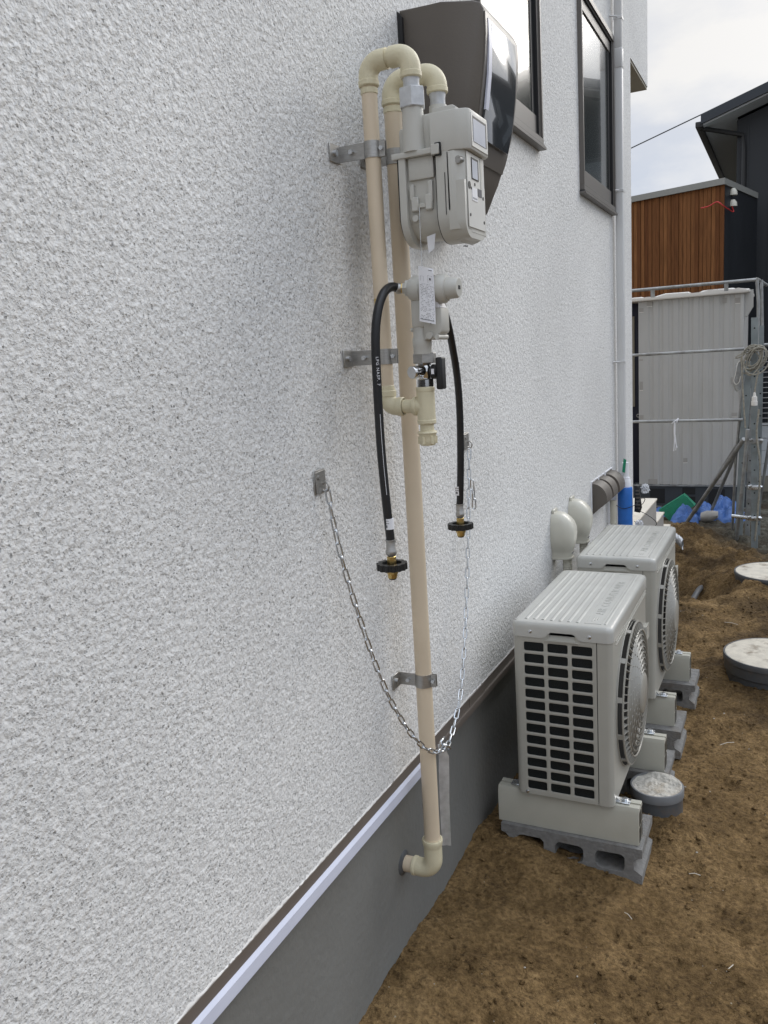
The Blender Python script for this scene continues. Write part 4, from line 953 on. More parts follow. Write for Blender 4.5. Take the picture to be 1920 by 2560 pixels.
    for k, rr_ in enumerate(radii):
        n = 72; w_ = .0055
        lo = []
        for i in range(n):
            a = 2*math.pi*i/n; c, s_ = math.cos(a), math.sin(a); lo.append((a, c, s_))
        R0 = [bm.verts.new((xb+dome(rr_), cy+rr_*c, cz+rr_*s_)) for a, c, s_ in lo]
        R1 = [bm.verts.new((xb+dome(rr_)-.007, cy+(rr_+.002)*c, cz+(rr_+.002)*s_)) for a, c, s_ in lo]
        R2 = [bm.verts.new((xb+dome(rr_)-.007, cy+(rr_+.0036)*c, cz+(rr_+.0036)*s_)) for a, c, s_ in lo]
        R3 = [bm.verts.new((xb+dome(rr_), cy+(rr_+.0016)*c, cz+(rr_+.0016)*s_)) for a, c, s_ in lo]
        for i in range(n):
            j = (i+1) % n
            for U, W_ in ((R0, R1), (R1, R2), (R2, R3), (R3, R0)): bm.faces.new((U[i], U[j], W_[j], W_[i]))
    for i in range(26):
        pts = []
        for q in range(9):
            rr_ = .056+(.182-.056)*q/8; a = 2*math.pi*i/24+.55*q/8; pts.append((xb+dome(rr_)-.003, cy+rr_*math.cos(a), cz+rr_*math.sin(a)))
        tube(bm, pts, .0011, 5)
    obj('louvre', bm, 'grille', g, ang=40)
    bm = nb(); lathe(bm, (xb+.030, cy, cz), (1, 0, 0), [(0, .060), (.010, .060), (.0130, .056), (.0135, .040), (.0150, .036), (.0152, .002)], 48); obj('hub', bm, 'grille', g)
    # base rail skirt + feet with bolts
    bm = nb(); box(bm, xa+.006, xb-.004, ya+.006, yb-.006, zb-.0015, zb+.0009); obj('bottom_plate', bm, 'ac', t, smooth=False)
    for y in (2.185, 2.648):
        for x, w_ in ((xb-.006, .043), (xa-.030, .034)):
            bm = nb(); box(bm, x, x+w_, y-.004, y+.026, zb-.0005, zb+.0035, .001, 1)
            if x > .3: prism(bm, [(x, zb+.0036), (x+.016, zb+.0036), (x, zb+.020)], 1, y+.002, y+.004)
            ft = obj('mounting_foot', bm, 'zinc', t)
            bm = nb(); hexnut(bm, (x+w_*.66, y+.011, zb+.0035), (x+w_*.66, y+.011, zb+.0105), .0085); lathe(bm, (x+w_*.66, y+.011, zb+.0030), (0, 0, 1), [(0, .0115), (.0016, .0115)], 18); obj('bolt', bm, 'zinc', ft, ang=25)
    return t
ac1 = make_ac()
ac2 = dup(ac1, (0, .785, 0), 'farther ivory outdoor air conditioner unit, behind the nearest one')

# cream base beams on concrete blocks
def beam(y, xr, label):
    t = thing('base_beam', label, 'base beam', (.25, y, .077), 'cream beams carrying the air conditioners')
    bm = nb(); x0 = xr-.406; d = .060; z0, z1 = .077, .1862
    prof = [(y, z0), (y, z1-.014), (y+.007, z1), (y+.026, z1), (y+.026, z1-.006), (y+.034, z1-.006), (y+.034, z1), (y+d-.007, z1), (y+d, z1-.014), (y+d, z0)]
    prism(bm, prof, 0, x0, xr, .0012, 1); obj('beam', bm, 'beam', t)
    bm = nb()
    for a, b in ((z0+.006, z0+.050), (z0+.056, z1-.012)): box(bm, xr-.0006, xr+.0008, y+.006, y+d-.006, a, b)
    e = obj('hollow_end', bm, 'blackpl', t, smooth=False)
    bm = nb(); box(bm, xr-.0008, xr+.0014, y+.0285, y+.0315, z0+.006, z1-.010); obj('rib', bm, 'beam', e, smooth=False)
beam(2.165, .452, 'cream base beam under the near end of the nearest air conditioner')
beam(2.612, .461, 'second cream base beam from the front, behind the mortar topped round pipe')
beam(2.968, .450, 'third cream base beam from the front, under the near end of the farther air conditioner')
beam(3.415, .455, 'farthest cream base beam under the farther air conditioner')
def blk(y, xr, label, zt=.0765, dx=0):
    x0 = xr-.405; z0 = zt-.105
    bm = nb(); y1 = y+.19; rnd = random.Random(int(y*1000))
    # section in x-z with three cores and half cores at the ends; rough outline
    def rough(pts):
        return [(a+rnd.uniform(-.0012, .0012), b+rnd.uniform(-.0012, .0012)) for a, b in pts]
    cells = [(x0, x0+.030, 'e'), (x0+.048, x0+.130, 'h'), (x0+.160, x0+.242, 'h'), (x0+.272, x0+.354, 'h')]
    # top and bottom bands as one comb: build via strips of columns
    zh0, zh1 = z0+.026, zt-.026
    def slab(xa, xb_, za, zb_): box(bm, xa, xb_, y, y1, za, zb_)
    xsb = [x0, x0+.048, x0+.130, x0+.160, x0+.242, x0+.272, x0+.354, xr]
    # full face built as a holed prism
    outer = [(x0, z0), (xr, z0), (xr, z0+.026), (xr-.008, z0+.032), (xr-.022, z0+.040), (xr-.024, zt-.042), (xr-.012, zt-.030), (xr, zt-.026), (xr, zt), (x0, zt), (x0, zt-.026), (x0+.012, zt-.030), (x0+.024, zt-.042), (x0+.022, z0+.040), (x0+.008, z0+.032), (x0, z0+.026)]
    holes = [rrect(a, b, zh0, zh1, .016, 4) for a, b in ((x0+.046, x0+.128), (x0+.160, x0+.242), (x0+.276, x0+.358))]
    loopsV = []
    edges = []
    for lp in [rough(outer)]+[rough(h_) for h_ in holes]:
        va = [bm.verts.new((a, y, b)) for a, b in lp]; loopsV.append(va)
        for i in range(len(va)): edges.append(bm.edges.new((va[i], va[(i+1) % len(va)])))
    res = bmesh.ops.triangle_fill(bm, use_beauty=True, edges=edges)
    fs = [f for f in res['geom'] if isinstance(f, bmesh.types.BMFace)]
    ex = bmesh.ops.extrude_face_region(bm, geom=fs); bmesh.ops.translate(bm, vec=(0, .19, 0), verts=[v for v in ex['geom'] if isinstance(v, bmesh.types.BMVert)])
    o = obj('concrete_block', bm, 'block', smooth=False); tag(o, label, 'concrete block', 'hollow concrete blocks on the soil')
blk(2.150, .4625, 'nearest hollow concrete block with three open cores, half sunk in the soil')
blk(2.59, .474, 'hollow concrete block under the second beam, behind the mortar topped round pipe')
blk(2.93, .476, 'hollow concrete block under the third beam from the front')
blk(3.38, .480, 'farthest hollow concrete block, under the last beam')

# ---------------------------------------------------------------- pipe covers and vent hoods on the wall
def duct_cover(y, label):
    t = thing('duct_cover', label, 'duct cover', (0, y, .66), 'ivory duct covers on the white wall')
    secs = [(.8445, .028, .022), (.840, .044, .034), (.828, .060, .044), (.810, .0755, .050), (.788, .0845, .053), (.765, .0860, .054), (.742, .0840, .052), (.720, .0785, .046), (.702, .0730, .038), (.692, .0705, .034), (.672, .0705, .034)]
    bm = nb(); lo = []
    for z, X, W_ in secs:
        lp = []
        for i in range(25):
            a = math.pi*i/24; c = math.cos(a); s_ = math.sin(a); lp.append((.0005+X*abs(s_)**.62, y-W_*(1 if c > 0 else -1)*abs(c)**.62, z))
        lo.append(lp)
    loft(bm, lo); cv = obj('cover', bm, 'cap', t, ang=50)
    bm = nb(); lo = []
    for z, X, W_ in ((.6735, .0730, .0365), (.6705, .0735, .0370), (.6665, .0720, .0360)):
        lo.append([(.0005+X*abs(math.sin(math.pi*i/24))**.62, y-W_*(1 if math.cos(math.pi*i/24) > 0 else -1)*abs(math.cos(math.pi*i/24))**.62, z) for i in range(25)])
    loft(bm, lo); box(bm, .0004, .010, y-.030, y+.030, .838, .858, .004, 2); obj('collar', bm, 'cap', t, ang=50)
    bm = nb(); box(bm, .0690, .0722, y-.012, y+.012, .6875, .6915); obj('slot', bm, 'print', cv, smooth=False)
    bm = nb(); pr = [(.50-.0045*i, .0172+(.0012 if i % 2 else 0)) for i in range(0)]
    P_ = []
    for i in range(64): P_.append(((.050, y, .668-i*.0045), .0165+(.0011 if i % 2 else 0)))
    tube(bm, [p for p, _ in P_], [q for _, q in P_], 18); obj('flexible_pipe', bm, 'cap', t, ang=20)
duct_cover(3.055, 'ivory duct cover on the wall, the one nearer the camera')
duct_cover(3.335, 'ivory duct cover on the wall, right before the taupe vent hoods')
def hood(y0, y1, label):
    t = thing('vent_hood', label, 'vent hood', (0, y0, .70), 'taupe quarter round vent hoods on the white wall')
    p_ = [(.0008, .846)]
    for i in range(13): a = R(88-88*i/12); p_.append((.004+.065*math.cos(a), .772+.073*math.sin(a)))
    p_ += [(.0692, .760), (.0008, .704)]
    bm = nb(); prism(bm, p_, 1, y0, y1, .0025, 2); obj('shell', bm, 'taupe', t)
    bm = nb(); box(bm, .0004, .004, y0-.002, y1+.002, .702, .849, .001, 1); obj('flange', bm, 'taupe', t)
    bm = nb(); tube(bm, [(.001, y0-.008, .70), (.001, y0-.008, .855), (.001, y1+.008, .855), (.001, y1+.008, .70)], .0035, 6); obj('sealant', bm, 'white', t)
hood(3.735, 3.862, 'taupe vent hood nearest the camera in the row of three')
hood(3.892, 4.003, 'middle taupe vent hood in the row of three')
hood(4.048, 4.190, 'farthest taupe vent hood, next to the blue sleeve')

# ---------------------------------------------------------------- blue sleeved pipe
t = thing('sleeved_pipe', 'white pipe in a blue plastic sleeve standing against the wall', 'pipe', (.062, 4.24, .3))
bm = nb(); cyl(bm, (.062, 4.24, .10), (.062, 4.24, .80), .0225, n=24); cyl(bm, (.062, 4.24, .79), (.062, 4.24, .875), .0165, n=20); obj('pipe', bm, 'white', t)
bm = nb(); lathe(bm, (.060, 4.235, .548), (0, 0, 1), [(0, .0352), (.01, .0368), (.05, .0362), (.10, .0372), (.15, .0363), (.195, .0366), (.203, .034)], 32); obj('blue_sleeve', bm, 'blue', t)
bm = nb(); lathe(bm, (.062, 4.24, .752), (0, 0, 1), [(0, .026), (.034, .026), (.038, .023), (.046, .0225)], 28); obj('collar', bm, 'white', t)
bm = nb(); rnd = random.Random(3); prism(bm, [(.050, .832), (.064, .826), (.071, .892), (.058, .899)], 1, 4.2165, 4.2175); obj('green_tape', bm, 'greentape', t, smooth=False)
bm = nb()
for q in range(3):
    rr = [.040+rnd.uniform(-.003, .004) for _ in range(18)]
    for (z0, z1) in ((.535, .556),):
        A = [bm.verts.new((.060+rr[i]*math.cos(2*math.pi*i/18), 4.235+rr[i]*math.sin(2*math.pi*i/18), z0-.004*q)) for i in range(18)]; B = [bm.verts.new((.060+.0376*math.cos(2*math.pi*i/18), 4.235+.0376*math.sin(2*math.pi*i/18), z1)) for i in range(18)]
        for i in range(18): bm.faces.new((A[i], A[(i+1) % 18], B[(i+1) % 18], B[i]))
obj('clear_film', bm, 'clear', t, ang=10)
t = thing('conduit_pipe', 'thin cream conduit running down under the farthest vent hood', 'pipe', (.02, 4.10, .1))
bm = nb(); cyl(bm, (.030, 4.08, .05), (.030, 4.08, .60), .0130, n=18); cyl(bm, (.030, 4.08, .60), (.030, 4.08, .71), .0150, n=18); obj('pipe', bm, 'cap', t)
bm = nb(); collar(bm, (.030, 4.08, .592), (0, 0, 1), .0162, .014); obj('coupling', bm, 'cap', t)
t = thing('cable_box', 'small black box with looped black cable beside the blue sleeve', 'cable box', (.11, 4.27, .6))
bm = nb(); prism(bm, [(.104, .755), (.122, .752), (.136, .64), (.128, .615), (.100, .620)], 1, 4.262, 4.285, .003); obj('box', bm, 'blackpl', t)
bm = nb()
for k in range(6): box(bm, .107, .130, 4.2605, 4.2618, .635+k*.018, .643+k*.018)
obj('vent_slots', bm, 'taupe', t, smooth=False)
bm = nb(); tube(bm, spline([(.02, 4.19, .668), (.055, 4.195, .648), (.09, 4.20, .655), (.118, 4.22, .668), (.135, 4.25, .690), (.150, 4.28, .685), (.140, 4.28, .66), (.115, 4.26, .645), (.13, 4.24, .63), (.165, 4.23, .615), (.205, 4.23, .585), (.212, 4.23, .562), (.19, 4.23, .548), (.16, 4.23, .546), (.168, 4.23, .535), (.155, 4.23, .532), (.13, 4.24, .548), (.10, 4.27, .57)], 8), .0017, 6); obj('cable', bm, 'black', t)
rnd = random.Random(8)
for (cx, cy, cz, sc, lb_) in ((.150, 4.29, .735, .024, 'crumpled clear plastic wrap at the top of the small black box'), (.125, 4.26, .56, .020, 'crumpled clear plastic wrap at the foot of the blue sleeve')):
    bm = nb()
    ico = bmesh.ops.create_icosphere(bm, subdivisions=3, radius=sc)
    for v in ico['verts']:
        f = 1+.35*math.sin(v.co.x*260+v.co.z*190)*math.sin(v.co.y*230+v.co.x*170)+rnd.uniform(-.1, .1); v.co = Vector((v.co.x*f*.8, v.co.y*f*.8, v.co.z*f))+Vector((cx, cy, cz))
    tag(obj('plastic_wrap', bm, 'clear', ang=15), lb_, 'plastic wrap', 'clear plastic wrap beside the blue sleeve')

# ---------------------------------------------------------------- covers in the soil
t = thing('drain_riser', 'small grey drain pipe stub topped with rough pale mortar', 'drain pipe', (.450, 2.520, 0))
bm = nb(); cx, cy = .450, 2.522
lathe(bm, (cx, cy, -.08), (0, 0, 1), [(0, .078), (.132, .078)], 48, cap=False); obj('pipe', bm, 'pvcgrey', t)
bm = nb(); lathe(bm, (cx, cy, -.08), (0, 0, 1), [(.131, .0785), (.132, .0815), (.157, .0815), (.159, .080), (.159, .0750), (.148, .0745)], 48, cap=False); obj('rim', bm, 'rimgrey', t)
bm = nb(); rnd = random.Random(6); vs = {}; n = 34
for i in range(n+1):
    for j in range(64):
        rr = .0752*i/n; a = 2*math.pi*j/64; x, y = cx+rr*math.cos(a), cy+rr*math.sin(a)
        z = .0755+.008*(float(fbm(x, y, 45, 3, 2))+.2)+.003*float(fbm(x, y, 180, 2, 8))
        d = (x-(cx+.020))*.55+(y-(cy+.022))*.85    # loose raised flap of skin at the back right
        if d > 0: z += min(.010, d*.45)*(1 if i < n-1 else .6)
        vs[i, j] = bm.verts.new((x, y, z))
for i in range(n):
    for j in range(64): bm.faces.new((vs[i, j], vs[i, (j+1) % 64], vs[i+1, (j+1) % 64], vs[i+1, j]))
obj('mortar_top', bm, 'mortar', t, ang=60)
def cover(cx, cy, z, r, hgt, label, seed):
    t = thing('manhole_cover', label, 'manhole cover', (cx, cy, z), 'round concrete covers in the soil')
    bm = nb(); lathe(bm, (cx, cy, z-hgt), (0, 0, 1), [(0, r*.93), (hgt*.45, r*.95), (hgt*.5, r*.985), (hgt*.8, r*.995), (hgt*.82, r*1.01), (hgt-.004, r*1.01), (hgt-.001, r*1.0), (hgt-.001, r*.975), (hgt-.008, r*.97)], 72, cap=False); obj('frame_ring', bm, 'pvcgrey', t)
    bm = nb(); vs = {}; n = 22
    for i in range(n+1):
        for j in range(72):
            rr = r*.968*i/n; a = 2*math.pi*j/72; x, y = cx+rr*math.cos(a), cy+rr*math.sin(a)
            vs[i, j] = bm.verts.new((x, y, z+.002+.002*float(fbm(x, y, 18, 3, seed))-.004*(i/n)**8))
    for i in range(n):
        for j in range(72): bm.faces.new((vs[i, j], vs[i, (j+1) % 72], vs[i+1, (j+1) % 72], vs[i+1, j]))
    bmesh.ops.remove_doubles(bm, verts=bm.verts, dist=.0002)
    obj('lid', bm, 'lid', t, ang=60)
cover(.762, 3.80, .098, .203, .14, 'pale muddy manhole cover nearer the camera on a raised dark ring', 3)
cover(.748, 5.235, .098, .226, .10, 'muddy pale manhole cover farther back, next to the dug trench', 8)
bm = nb(); tube(bm, spline([(.300, 4.90, -.045), (.305, 5.05, -.060), (.318, 5.25, -.055), (.328, 5.40, -.075), (.335, 5.5, -.12)], 6), .017, 14)
tag(obj('buried_pipe', bm, 'pvcgrey'), 'dark grey pipe lying in the dug trench', 'pipe')
bm = nb(); rnd = random.Random(12)
pth = spline([(.02, 6.00, .120), (.08, 5.95, .128), (.130, 5.90, .112), (.160, 5.86, .092)], 6)
lo = []
for i, p in enumerate(pth):
    k = i/(len(pth)-1); r_ = .030+.012*k; lo.append([(p.x+rnd.uniform(-.003, .003), p.y+r_*math.cos(2*math.pi*j/16)*(1+rnd.uniform(-.12, .12)), p.z+r_*.9*math.sin(2*math.pi*j/16)*(1+rnd.uniform(-.12, .12))) for j in range(16)])
loft(bm, lo, True, False)
tag(obj('plastic_sack', bm, 'galv', ang=40), 'rolled grey plastic sack lying on the dug soil', 'sack')

# ================================================================ BACK OF THE SITE
YT = 7.79
t = thing('portable_cabin', 'pale grey ribbed portable cabin with a white roof on a dark base', 'portable cabin', (0, YT, .2))
bm = nb(); x0, x1 = -.432, .425
pts = [(x0, YT+.02)]
x = x0; k = 0
ed = [x0+.012]+[x0+.09+i*.0833 for i in range(10)]
poly = [(x0, YT+.9), (x0, YT)]
x = x0+.085
while x < x1-.06:
    poly += [(x, YT), (x+.010, YT+.007), (x+.036, YT+.007), (x+.042, YT)]; x += .083
poly += [(x1, YT), (x1, YT+.9)]
prism(bm, poly, 2, .201, 1.835); bd = obj('wall_panel', bm, 'cabin', t, ang=20)
bm = nb()
for (a, b, w_, h_) in ((-.425, 1.745, .038, .035), (-.36, 1.79, .048, .05), (-.428, 1.32, .034, .014), (-.425, 1.06, .03, .075), (-.425, .80, .034, .035), (.345, .80, .045, .035), (-.05, .402, .036, .04), (-.352, .205, .08, .045), (.20, .205, .08, .045), (.34, 1.08, .05, .06), (.26, 1.765, .035, .045), (.36, 1.757, .06, .045)):
    bm = nb(); box(bm, a, a+w_, YT-.0015, YT+.004, b, b+h_); obj('recess', bm, 'porchside', bd, smooth=False)
bm = nb()
for (a, b, w_, h_) in ((-.425, 1.745, .038, .035), (-.425, 1.06, .03, .075), (-.05, .402, .036, .04), (.345, .80, .045, .035), (.36, 1.757, .06, .045), (-.36, 1.79, .048, .05)):
    bm = nb(); box(bm, a, a+w_, YT-.004, YT-.001, b-.005, b); obj('recess_lip', bm, 'roofw', bd, smooth=False)
bm = nb(); prism(bm, [(.425, 1.86), (.50, 1.86), (.50, 1.72), (.455, 1.64), (.43, 1.64), (.425, 1.20)], 1, YT+.02, YT+.06, .002); box(bm, .40, .43, YT-.006, YT+.03, .95, 1.84, .003); obj('corner_post', bm, 'cabin', t)
bm = nb(); 
prism(bm, [(-.55, 1.836), (.46, 1.836), (.475, 1.845), (.47, 1.868), (.38, 1.872), (.345, 1.884), (.16, 1.886), (.10, 1.882), (.075, 1.862), (.02, 1.860), (-.01, 1.884), (-.20, 1.886), (-.27, 1.872), (-.30, 1.858), (-.36, 1.860), (-.40, 1.874), (-.55, 1.872)], 1, YT-.03, YT+.95, .010, 3); obj('roof', bm, 'roofw', t)
bm = nb(); box(bm, -.50, .47, YT-.012, YT+.92, -.05, .188); bs = obj('base', bm, 'cabindark', t, smooth=False)
bm = nb(); box(bm, -.52, .48, YT-.022, YT-.012, .188, .2, .001, 1); box(bm, -.52, .48, YT-.022, YT-.012, -.008, .004, .001, 1)
for i in range(6): box(bm, -.46+i*.15, -.40+i*.15, YT-.0235, YT-.012, .2, .2045)
obj('edge_rail', bm, 'scaf', t)
bm = nb()
for a in ((-.335, -.205, .03, .165), (-.055, .055, .115, .175), (-.055, .055, .03, .095), (.165, .30, .03, .165)): box(bm, a[0], a[1], YT-.0135, YT-.0115, a[2], a[3])
obj('fork_pocket', bm, 'dark', bs, smooth=False)
bm = nb(); tube(bm, [(-.60, 7.62, 1.925), (.53, 7.62, 1.925)], .014, 10); tube(bm, [(.53, 7.62, 1.935), (.545, 7.62, 1.75), (.552, 7.62, 1.3)], .014, 10); tube(bm, [(.53, 7.62, 1.93), (.58, 8.6, 1.93)], .014, 8); tube(bm, [(.56, 7.8, 1.93), (.58, 7.8, 1.3)], .012, 8)
for x in (-.285, .30): box(bm, x-.016, x+.016, 7.61, 7.63, 1.855, 1.92)
obj('lifting_frame', bm, 'scaf', t)
t = thing('navy_cabin', 'dark navy cabin panel just left of the pale grey cabin', 'cabin', (-.9, 8, 0))
bm = nb(); box(bm, -1.8, -.445, 8.0, 8.9, 0, 1.87, .004); obj('panel', bm, 'navy', t)
bm = nb(); tube(bm, [(-.47+.014*math.cos(2*math.pi*i/16), 7.992, .815+.014*math.sin(2*math.pi*i/16)) for i in range(16)], .0035, 6, closed=True); obj('ring_pull', bm, 'steel', t)
bm = nb(); box(bm, -.52, -.500, 7.985, 8.0, .9, 1.72); obj('door_edge', bm, 'soffitb', t, smooth=False)

def pole(name, label, cat, pts, r, grp, mat='scaf'):
    bm = nb(); tube(bm, pts, r, 14); o = obj(name, bm, mat); tag(o, label, cat, grp); return o
RG = 'galvanised pipes of the site fence'
pole('rail_pipe', 'upper horizontal galvanised rail across the pale grey cabin', 'rail', [(-1.3, 6.42, 1.384), (.50, 6.40, 1.385)], .0105, RG)
pole('rail_pipe', 'lower horizontal galvanised rail with a white cord knot', 'rail', [(-1.3, 6.42, .896), (.50, 6.40, .892)], .0105, RG)
bm = nb()
tube(bm, [(.044+.022*math.cos(a), 6.40+.016*math.sin(a), .893+.016*math.cos(a)) for a in [2*math.pi*i/16 for i in range(16)]], .0045, 6, closed=True)
tube(bm, [(.060+.005*math.cos(a), 6.40+.017*math.sin(a), .893+.018*math.cos(a)) for a in [2*math.pi*i/16 for i in range(16)]], .0045, 6, closed=True)
tube(bm, spline([(.044, 6.38, .885), (.040, 6.38, .82), (.050, 6.378, .74), (.062, 6.378, .70)]), .0035, 6); tube(bm, spline([(.046, 6.38, .885), (.046, 6.376, .80), (.040, 6.376, .70), (.038, 6.376, .675)]), .0035, 6); tube(bm, spline([(.046, 6.38, .80), (.055, 6.376, .73), (.052, 6.376, .68)]), .0028, 6)
tag(obj('cord_knot', bm, 'white'), 'white cord tied in a knot on the lower rail', 'cord')
PG = 'galvanised scaffold posts and braces'
def angle_post(name, label, x, y, z0, z1, w_, d_, lean=0, mat='scaf2'):
    t = thing(name, label, 'scaffold post', (x, y, z0), PG)
    bm = nb(); th = .004
    sec = [(0, 0), (w_, 0), (w_, d_), (w_-th, d_), (w_-th, th), (th, th), (th, d_), (0, d_)]
    loft(bm, [[(x+a+lean*k, y+b, z0+(z1-z0)*k) for a, b in sec] for k in (0, 1)]); obj('channel', bm, mat, t, smooth=False)
    bm = nb()
    n = int((z1-z0)/.16)
    for i in range(n): zz = z0+.10+i*.16; k = (zz-z0)/(z1-z0); cyl(bm, (x+w_/2+lean*k, y-.001, zz), (x+w_/2+lean*k, y+.0004, zz), .0055, n=10)
    obj('bolt_hole', bm, 'dark', t, smooth=False); return t
p1 = angle_post('scaffold_post', 'tall galvanised post standing upright at the right, the nearest of the group', .578, 6.20, -.02, 1.59, .042, .045, -.028)
for z in (.222, .76, .44):
    bm = nb(); box(bm, .548, .636, 6.185, 6.20, z-.016, z+.016, .003); cyl(bm, (.555, 6.18, z+.008), (.575, 6.18, z+.014), .010, n=10); cyl(bm, (.62, 6.18, z+.008), (.64, 6.18, z+.004), .010, n=10); obj('clamp', bm, 'zinc' if z < .5 else 'scaf', p1)
angle_post('scaffold_post', 'shorter galvanised post right behind the nearest post', .592, 6.60, .0, 1.54, .03, .03, -.004)
angle_post('scaffold_post', 'wide galvanised channel post leaning left of the nearest post', .455, 6.42, .0, 1.30, .052, .03, .045)
angle_post('scaffold_post', 'dark galvanised post between the leaning channel and the nearest post', .52, 6.55, .0, 1.10, .032, .03, .02, 'scaf')
pole('cross_bar', 'short bright zinc bar joining the posts near the ground', 'bar', [(.448, 6.25, .224), (.60, 6.19, .222)], .0145, PG, 'zinc')
pole('brace_pole', 'long slanting brace pole with its foot in the soil mound, the front one', 'brace pole', [(.056, 7.04, .0), (.515, 6.30, .765)], .0155, PG)
pole('brace_pole', 'slanting brace pole just behind the front slanting one', 'brace pole', [(.085, 7.25, .02), (.50, 6.45, .77)], .0140, PG)
pole('brace_pole', 'steeper slanting brace pole ending on the blue tarp', 'brace pole', [(.245, 7.15, .10), (.49, 6.48, .74)], .0125, PG)
pole('brace_pole', 'nearly upright thin grey pole before the leaning channel post', 'brace pole', [(.472, 6.36, .0), (.520, 6.16, .50), (.545, 6.12, .85)], .0130, PG)
pole('brace_pole', 'thin dark pole standing left of the leaning channel post', 'brace pole', [(.425, 6.7, .0), (.455, 6.45, .60), (.50, 6.42, 1.2)], .0100, PG)
pole('brace_pole', 'slim pipe leaning at the right edge of the picture', 'brace pole', [(.60, 6.75, .15), (.70, 6.5, .95)], .0110, PG)

t = thing('extension_cord', 'coiled grey extension cord with a white plug hung on the post', 'extension cord', (.58, 6.15, 1.3))
bm = nb(); rnd = random.Random(21)
for q in range(9):
    cx, cz = .572+rnd.uniform(-.02, .03), 1.315+rnd.uniform(-.02, .02); ax_, bz = .060+rnd.uniform(-.018, .018), .088+rnd.uniform(-.025, .015); tl = R(35+rnd.uniform(-18, 18)); y0 = 6.165-q*.006
    pts = []
    for i in range(28):
        a = 2*math.pi*i/28; u, v = ax_*math.cos(a), bz*math.sin(a); pts.append((cx+u*math.cos(tl)+v*math.sin(tl)*.8, y0+.008*math.sin(a*2+q), cz-u*math.sin(tl)+v*math.cos(tl)))
    tube(bm, pts, .0046, 7, closed=True)
tube(bm, spline([(.53, 6.13, 1.39), (.60, 6.12, 1.37), (.635, 6.12, 1.385), (.62, 6.12, 1.40), (.575, 6.12, 1.385)]), .0046, 7)
tube(bm, spline([(.51, 6.13, 1.36), (.475, 6.13, 1.345), (.463, 6.13, 1.33), (.49, 6.13, 1.335), (.53, 6.12, 1.36)]), .0046, 7)
tube(bm, spline([(.605, 6.12, 1.24), (.596, 6.12, 1.19), (.587, 6.12, 1.13), (.584, 6.12, 1.09)]), .0055, 8)
tube(bm, spline([(.505, 6.12, 1.37), (.503, 6.12, 1.25), (.515, 6.12, 1.05), (.530, 6.13, .86)]), .0055, 8)
tube(bm, spline([(.61, 6.16, .98), (.600, 6.16, .80), (.625, 6.16, .60), (.618, 6.18, .3), (.60, 6.2, .06)]), .0065, 8)
obj('cord', bm, 'rope', t)
bm = nb(); lathe(bm, (.583, 6.12, 1.098), (0, 0, -1), [(0, .006), (.028, .011), (.030, .0165), (.052, .0175), (.054, .0145), (.060, .0195), (.088, .0195), (.090, .012)], 20); obj('plug', bm, 'roofw', t)
t = thing('work_glove', 'grey rubber work glove hung upside down on the leaning post', 'glove', (.46, 6.38, 1.2))
bm = nb(); lo = []
for z, cx, hw in ((1.315, .486, .010), (1.30, .478, .020), (1.26, .470, .025), (1.20, .464, .027), (1.15, .462, .028), (1.115, .468, .022), (1.10, .472, .012)): lo.append([(cx+hw*math.cos(2*math.pi*i/14), 6.36+.012*math.sin(2*math.pi*i/14), z+.008*math.cos(2*math.pi*i/14)) for i in range(14)])
loft(bm, lo); obj('palm', bm, 'scaf', t)
bm = nb(); tube(bm, spline([(.49, 6.345, 1.312), (.465, 6.345, 1.29), (.452, 6.345, 1.22), (.441, 6.345, 1.17), (.455, 6.345, 1.145), (.475, 6.345, 1.16), (.483, 6.345, 1.20)]), .003, 6); obj('cuff', bm, 'roofw', t)

def crumple(name, label, cat, mat, cx, cy, rx, ry, h, seed, n=44):
    bm = nb(); vs = {}
    for i in range(n):
        for j in range(n):
            u, v = i/(n-1)*2-1, j/(n-1)*2-1; x, y = cx+u*rx, cy+v*ry; e = max(0, 1-u*u)**.6*max(0, 1-v*v)**.6
            rid = abs(float(fbm(x, y, 7, 3, seed)))*2.6+abs(float(fbm(x+y, y-x, 15, 2, seed+3)))*.8
            vs[i, j] = bm.verts.new((x+.05*float(fbm(x, y, 11, 2, seed+5)), y+.05*float(fbm(y, x, 11, 2, seed+9)), -.02+h*e*(.45+rid)))
    for i in range(n-1):
        for j in range(n-1): bm.faces.new((vs[i, j], vs[i+1, j], vs[i+1, j+1], vs[i, j+1]))
    return tag(obj(name, bm, mat, ang=28), label, cat)
crumple('blue_tarp', 'crumpled blue tarp heap behind the slanting brace poles', 'tarp', 'tarpb', .285, 7.34, .21, .22, .145, 6)
crumple('blue_tarp', 'flat blue tarp piece at the left, at the foot of the cabin base', 'tarp', 'tarpb', -.20, 7.5, .18, .16, .07, 14, 26)
crumple('blue_tarp', 'folded blue tarp end next to the foot of the front brace pole', 'tarp', 'tarpb', .045, 7.12, .12, .12, .14, 24, 26)
bm = nb(); lo = []
for k in range(9):
    q = k/8; c = Vector((-.125+.19*q, 7.10+.06*q, .045+.125*q)); wv = Vector((.045, 0, -.045)); up_ = Vector((0, .05, .015+.006*math.sin(k*1.7)))
    lo.append([c-wv+up_*0, c-wv*.3+Vector((0, 0, .012)), c+wv*.5+Vector((0, 0, .004)), c+wv, c+wv+Vector((0, .10, 0)), c-wv+Vector((0, .10, 0))])
loft(bm, lo); tag(obj('green_mat', bm, 'tarpg', ang=50), 'rolled green mat leaning on the blue tarp', 'mat')
t = thing('soil_bag', 'half open dark sack lying on the blue tarp', 'sack', (.23, 7.1, 0))
bm = nb(); lo = []
rnd = random.Random(31)
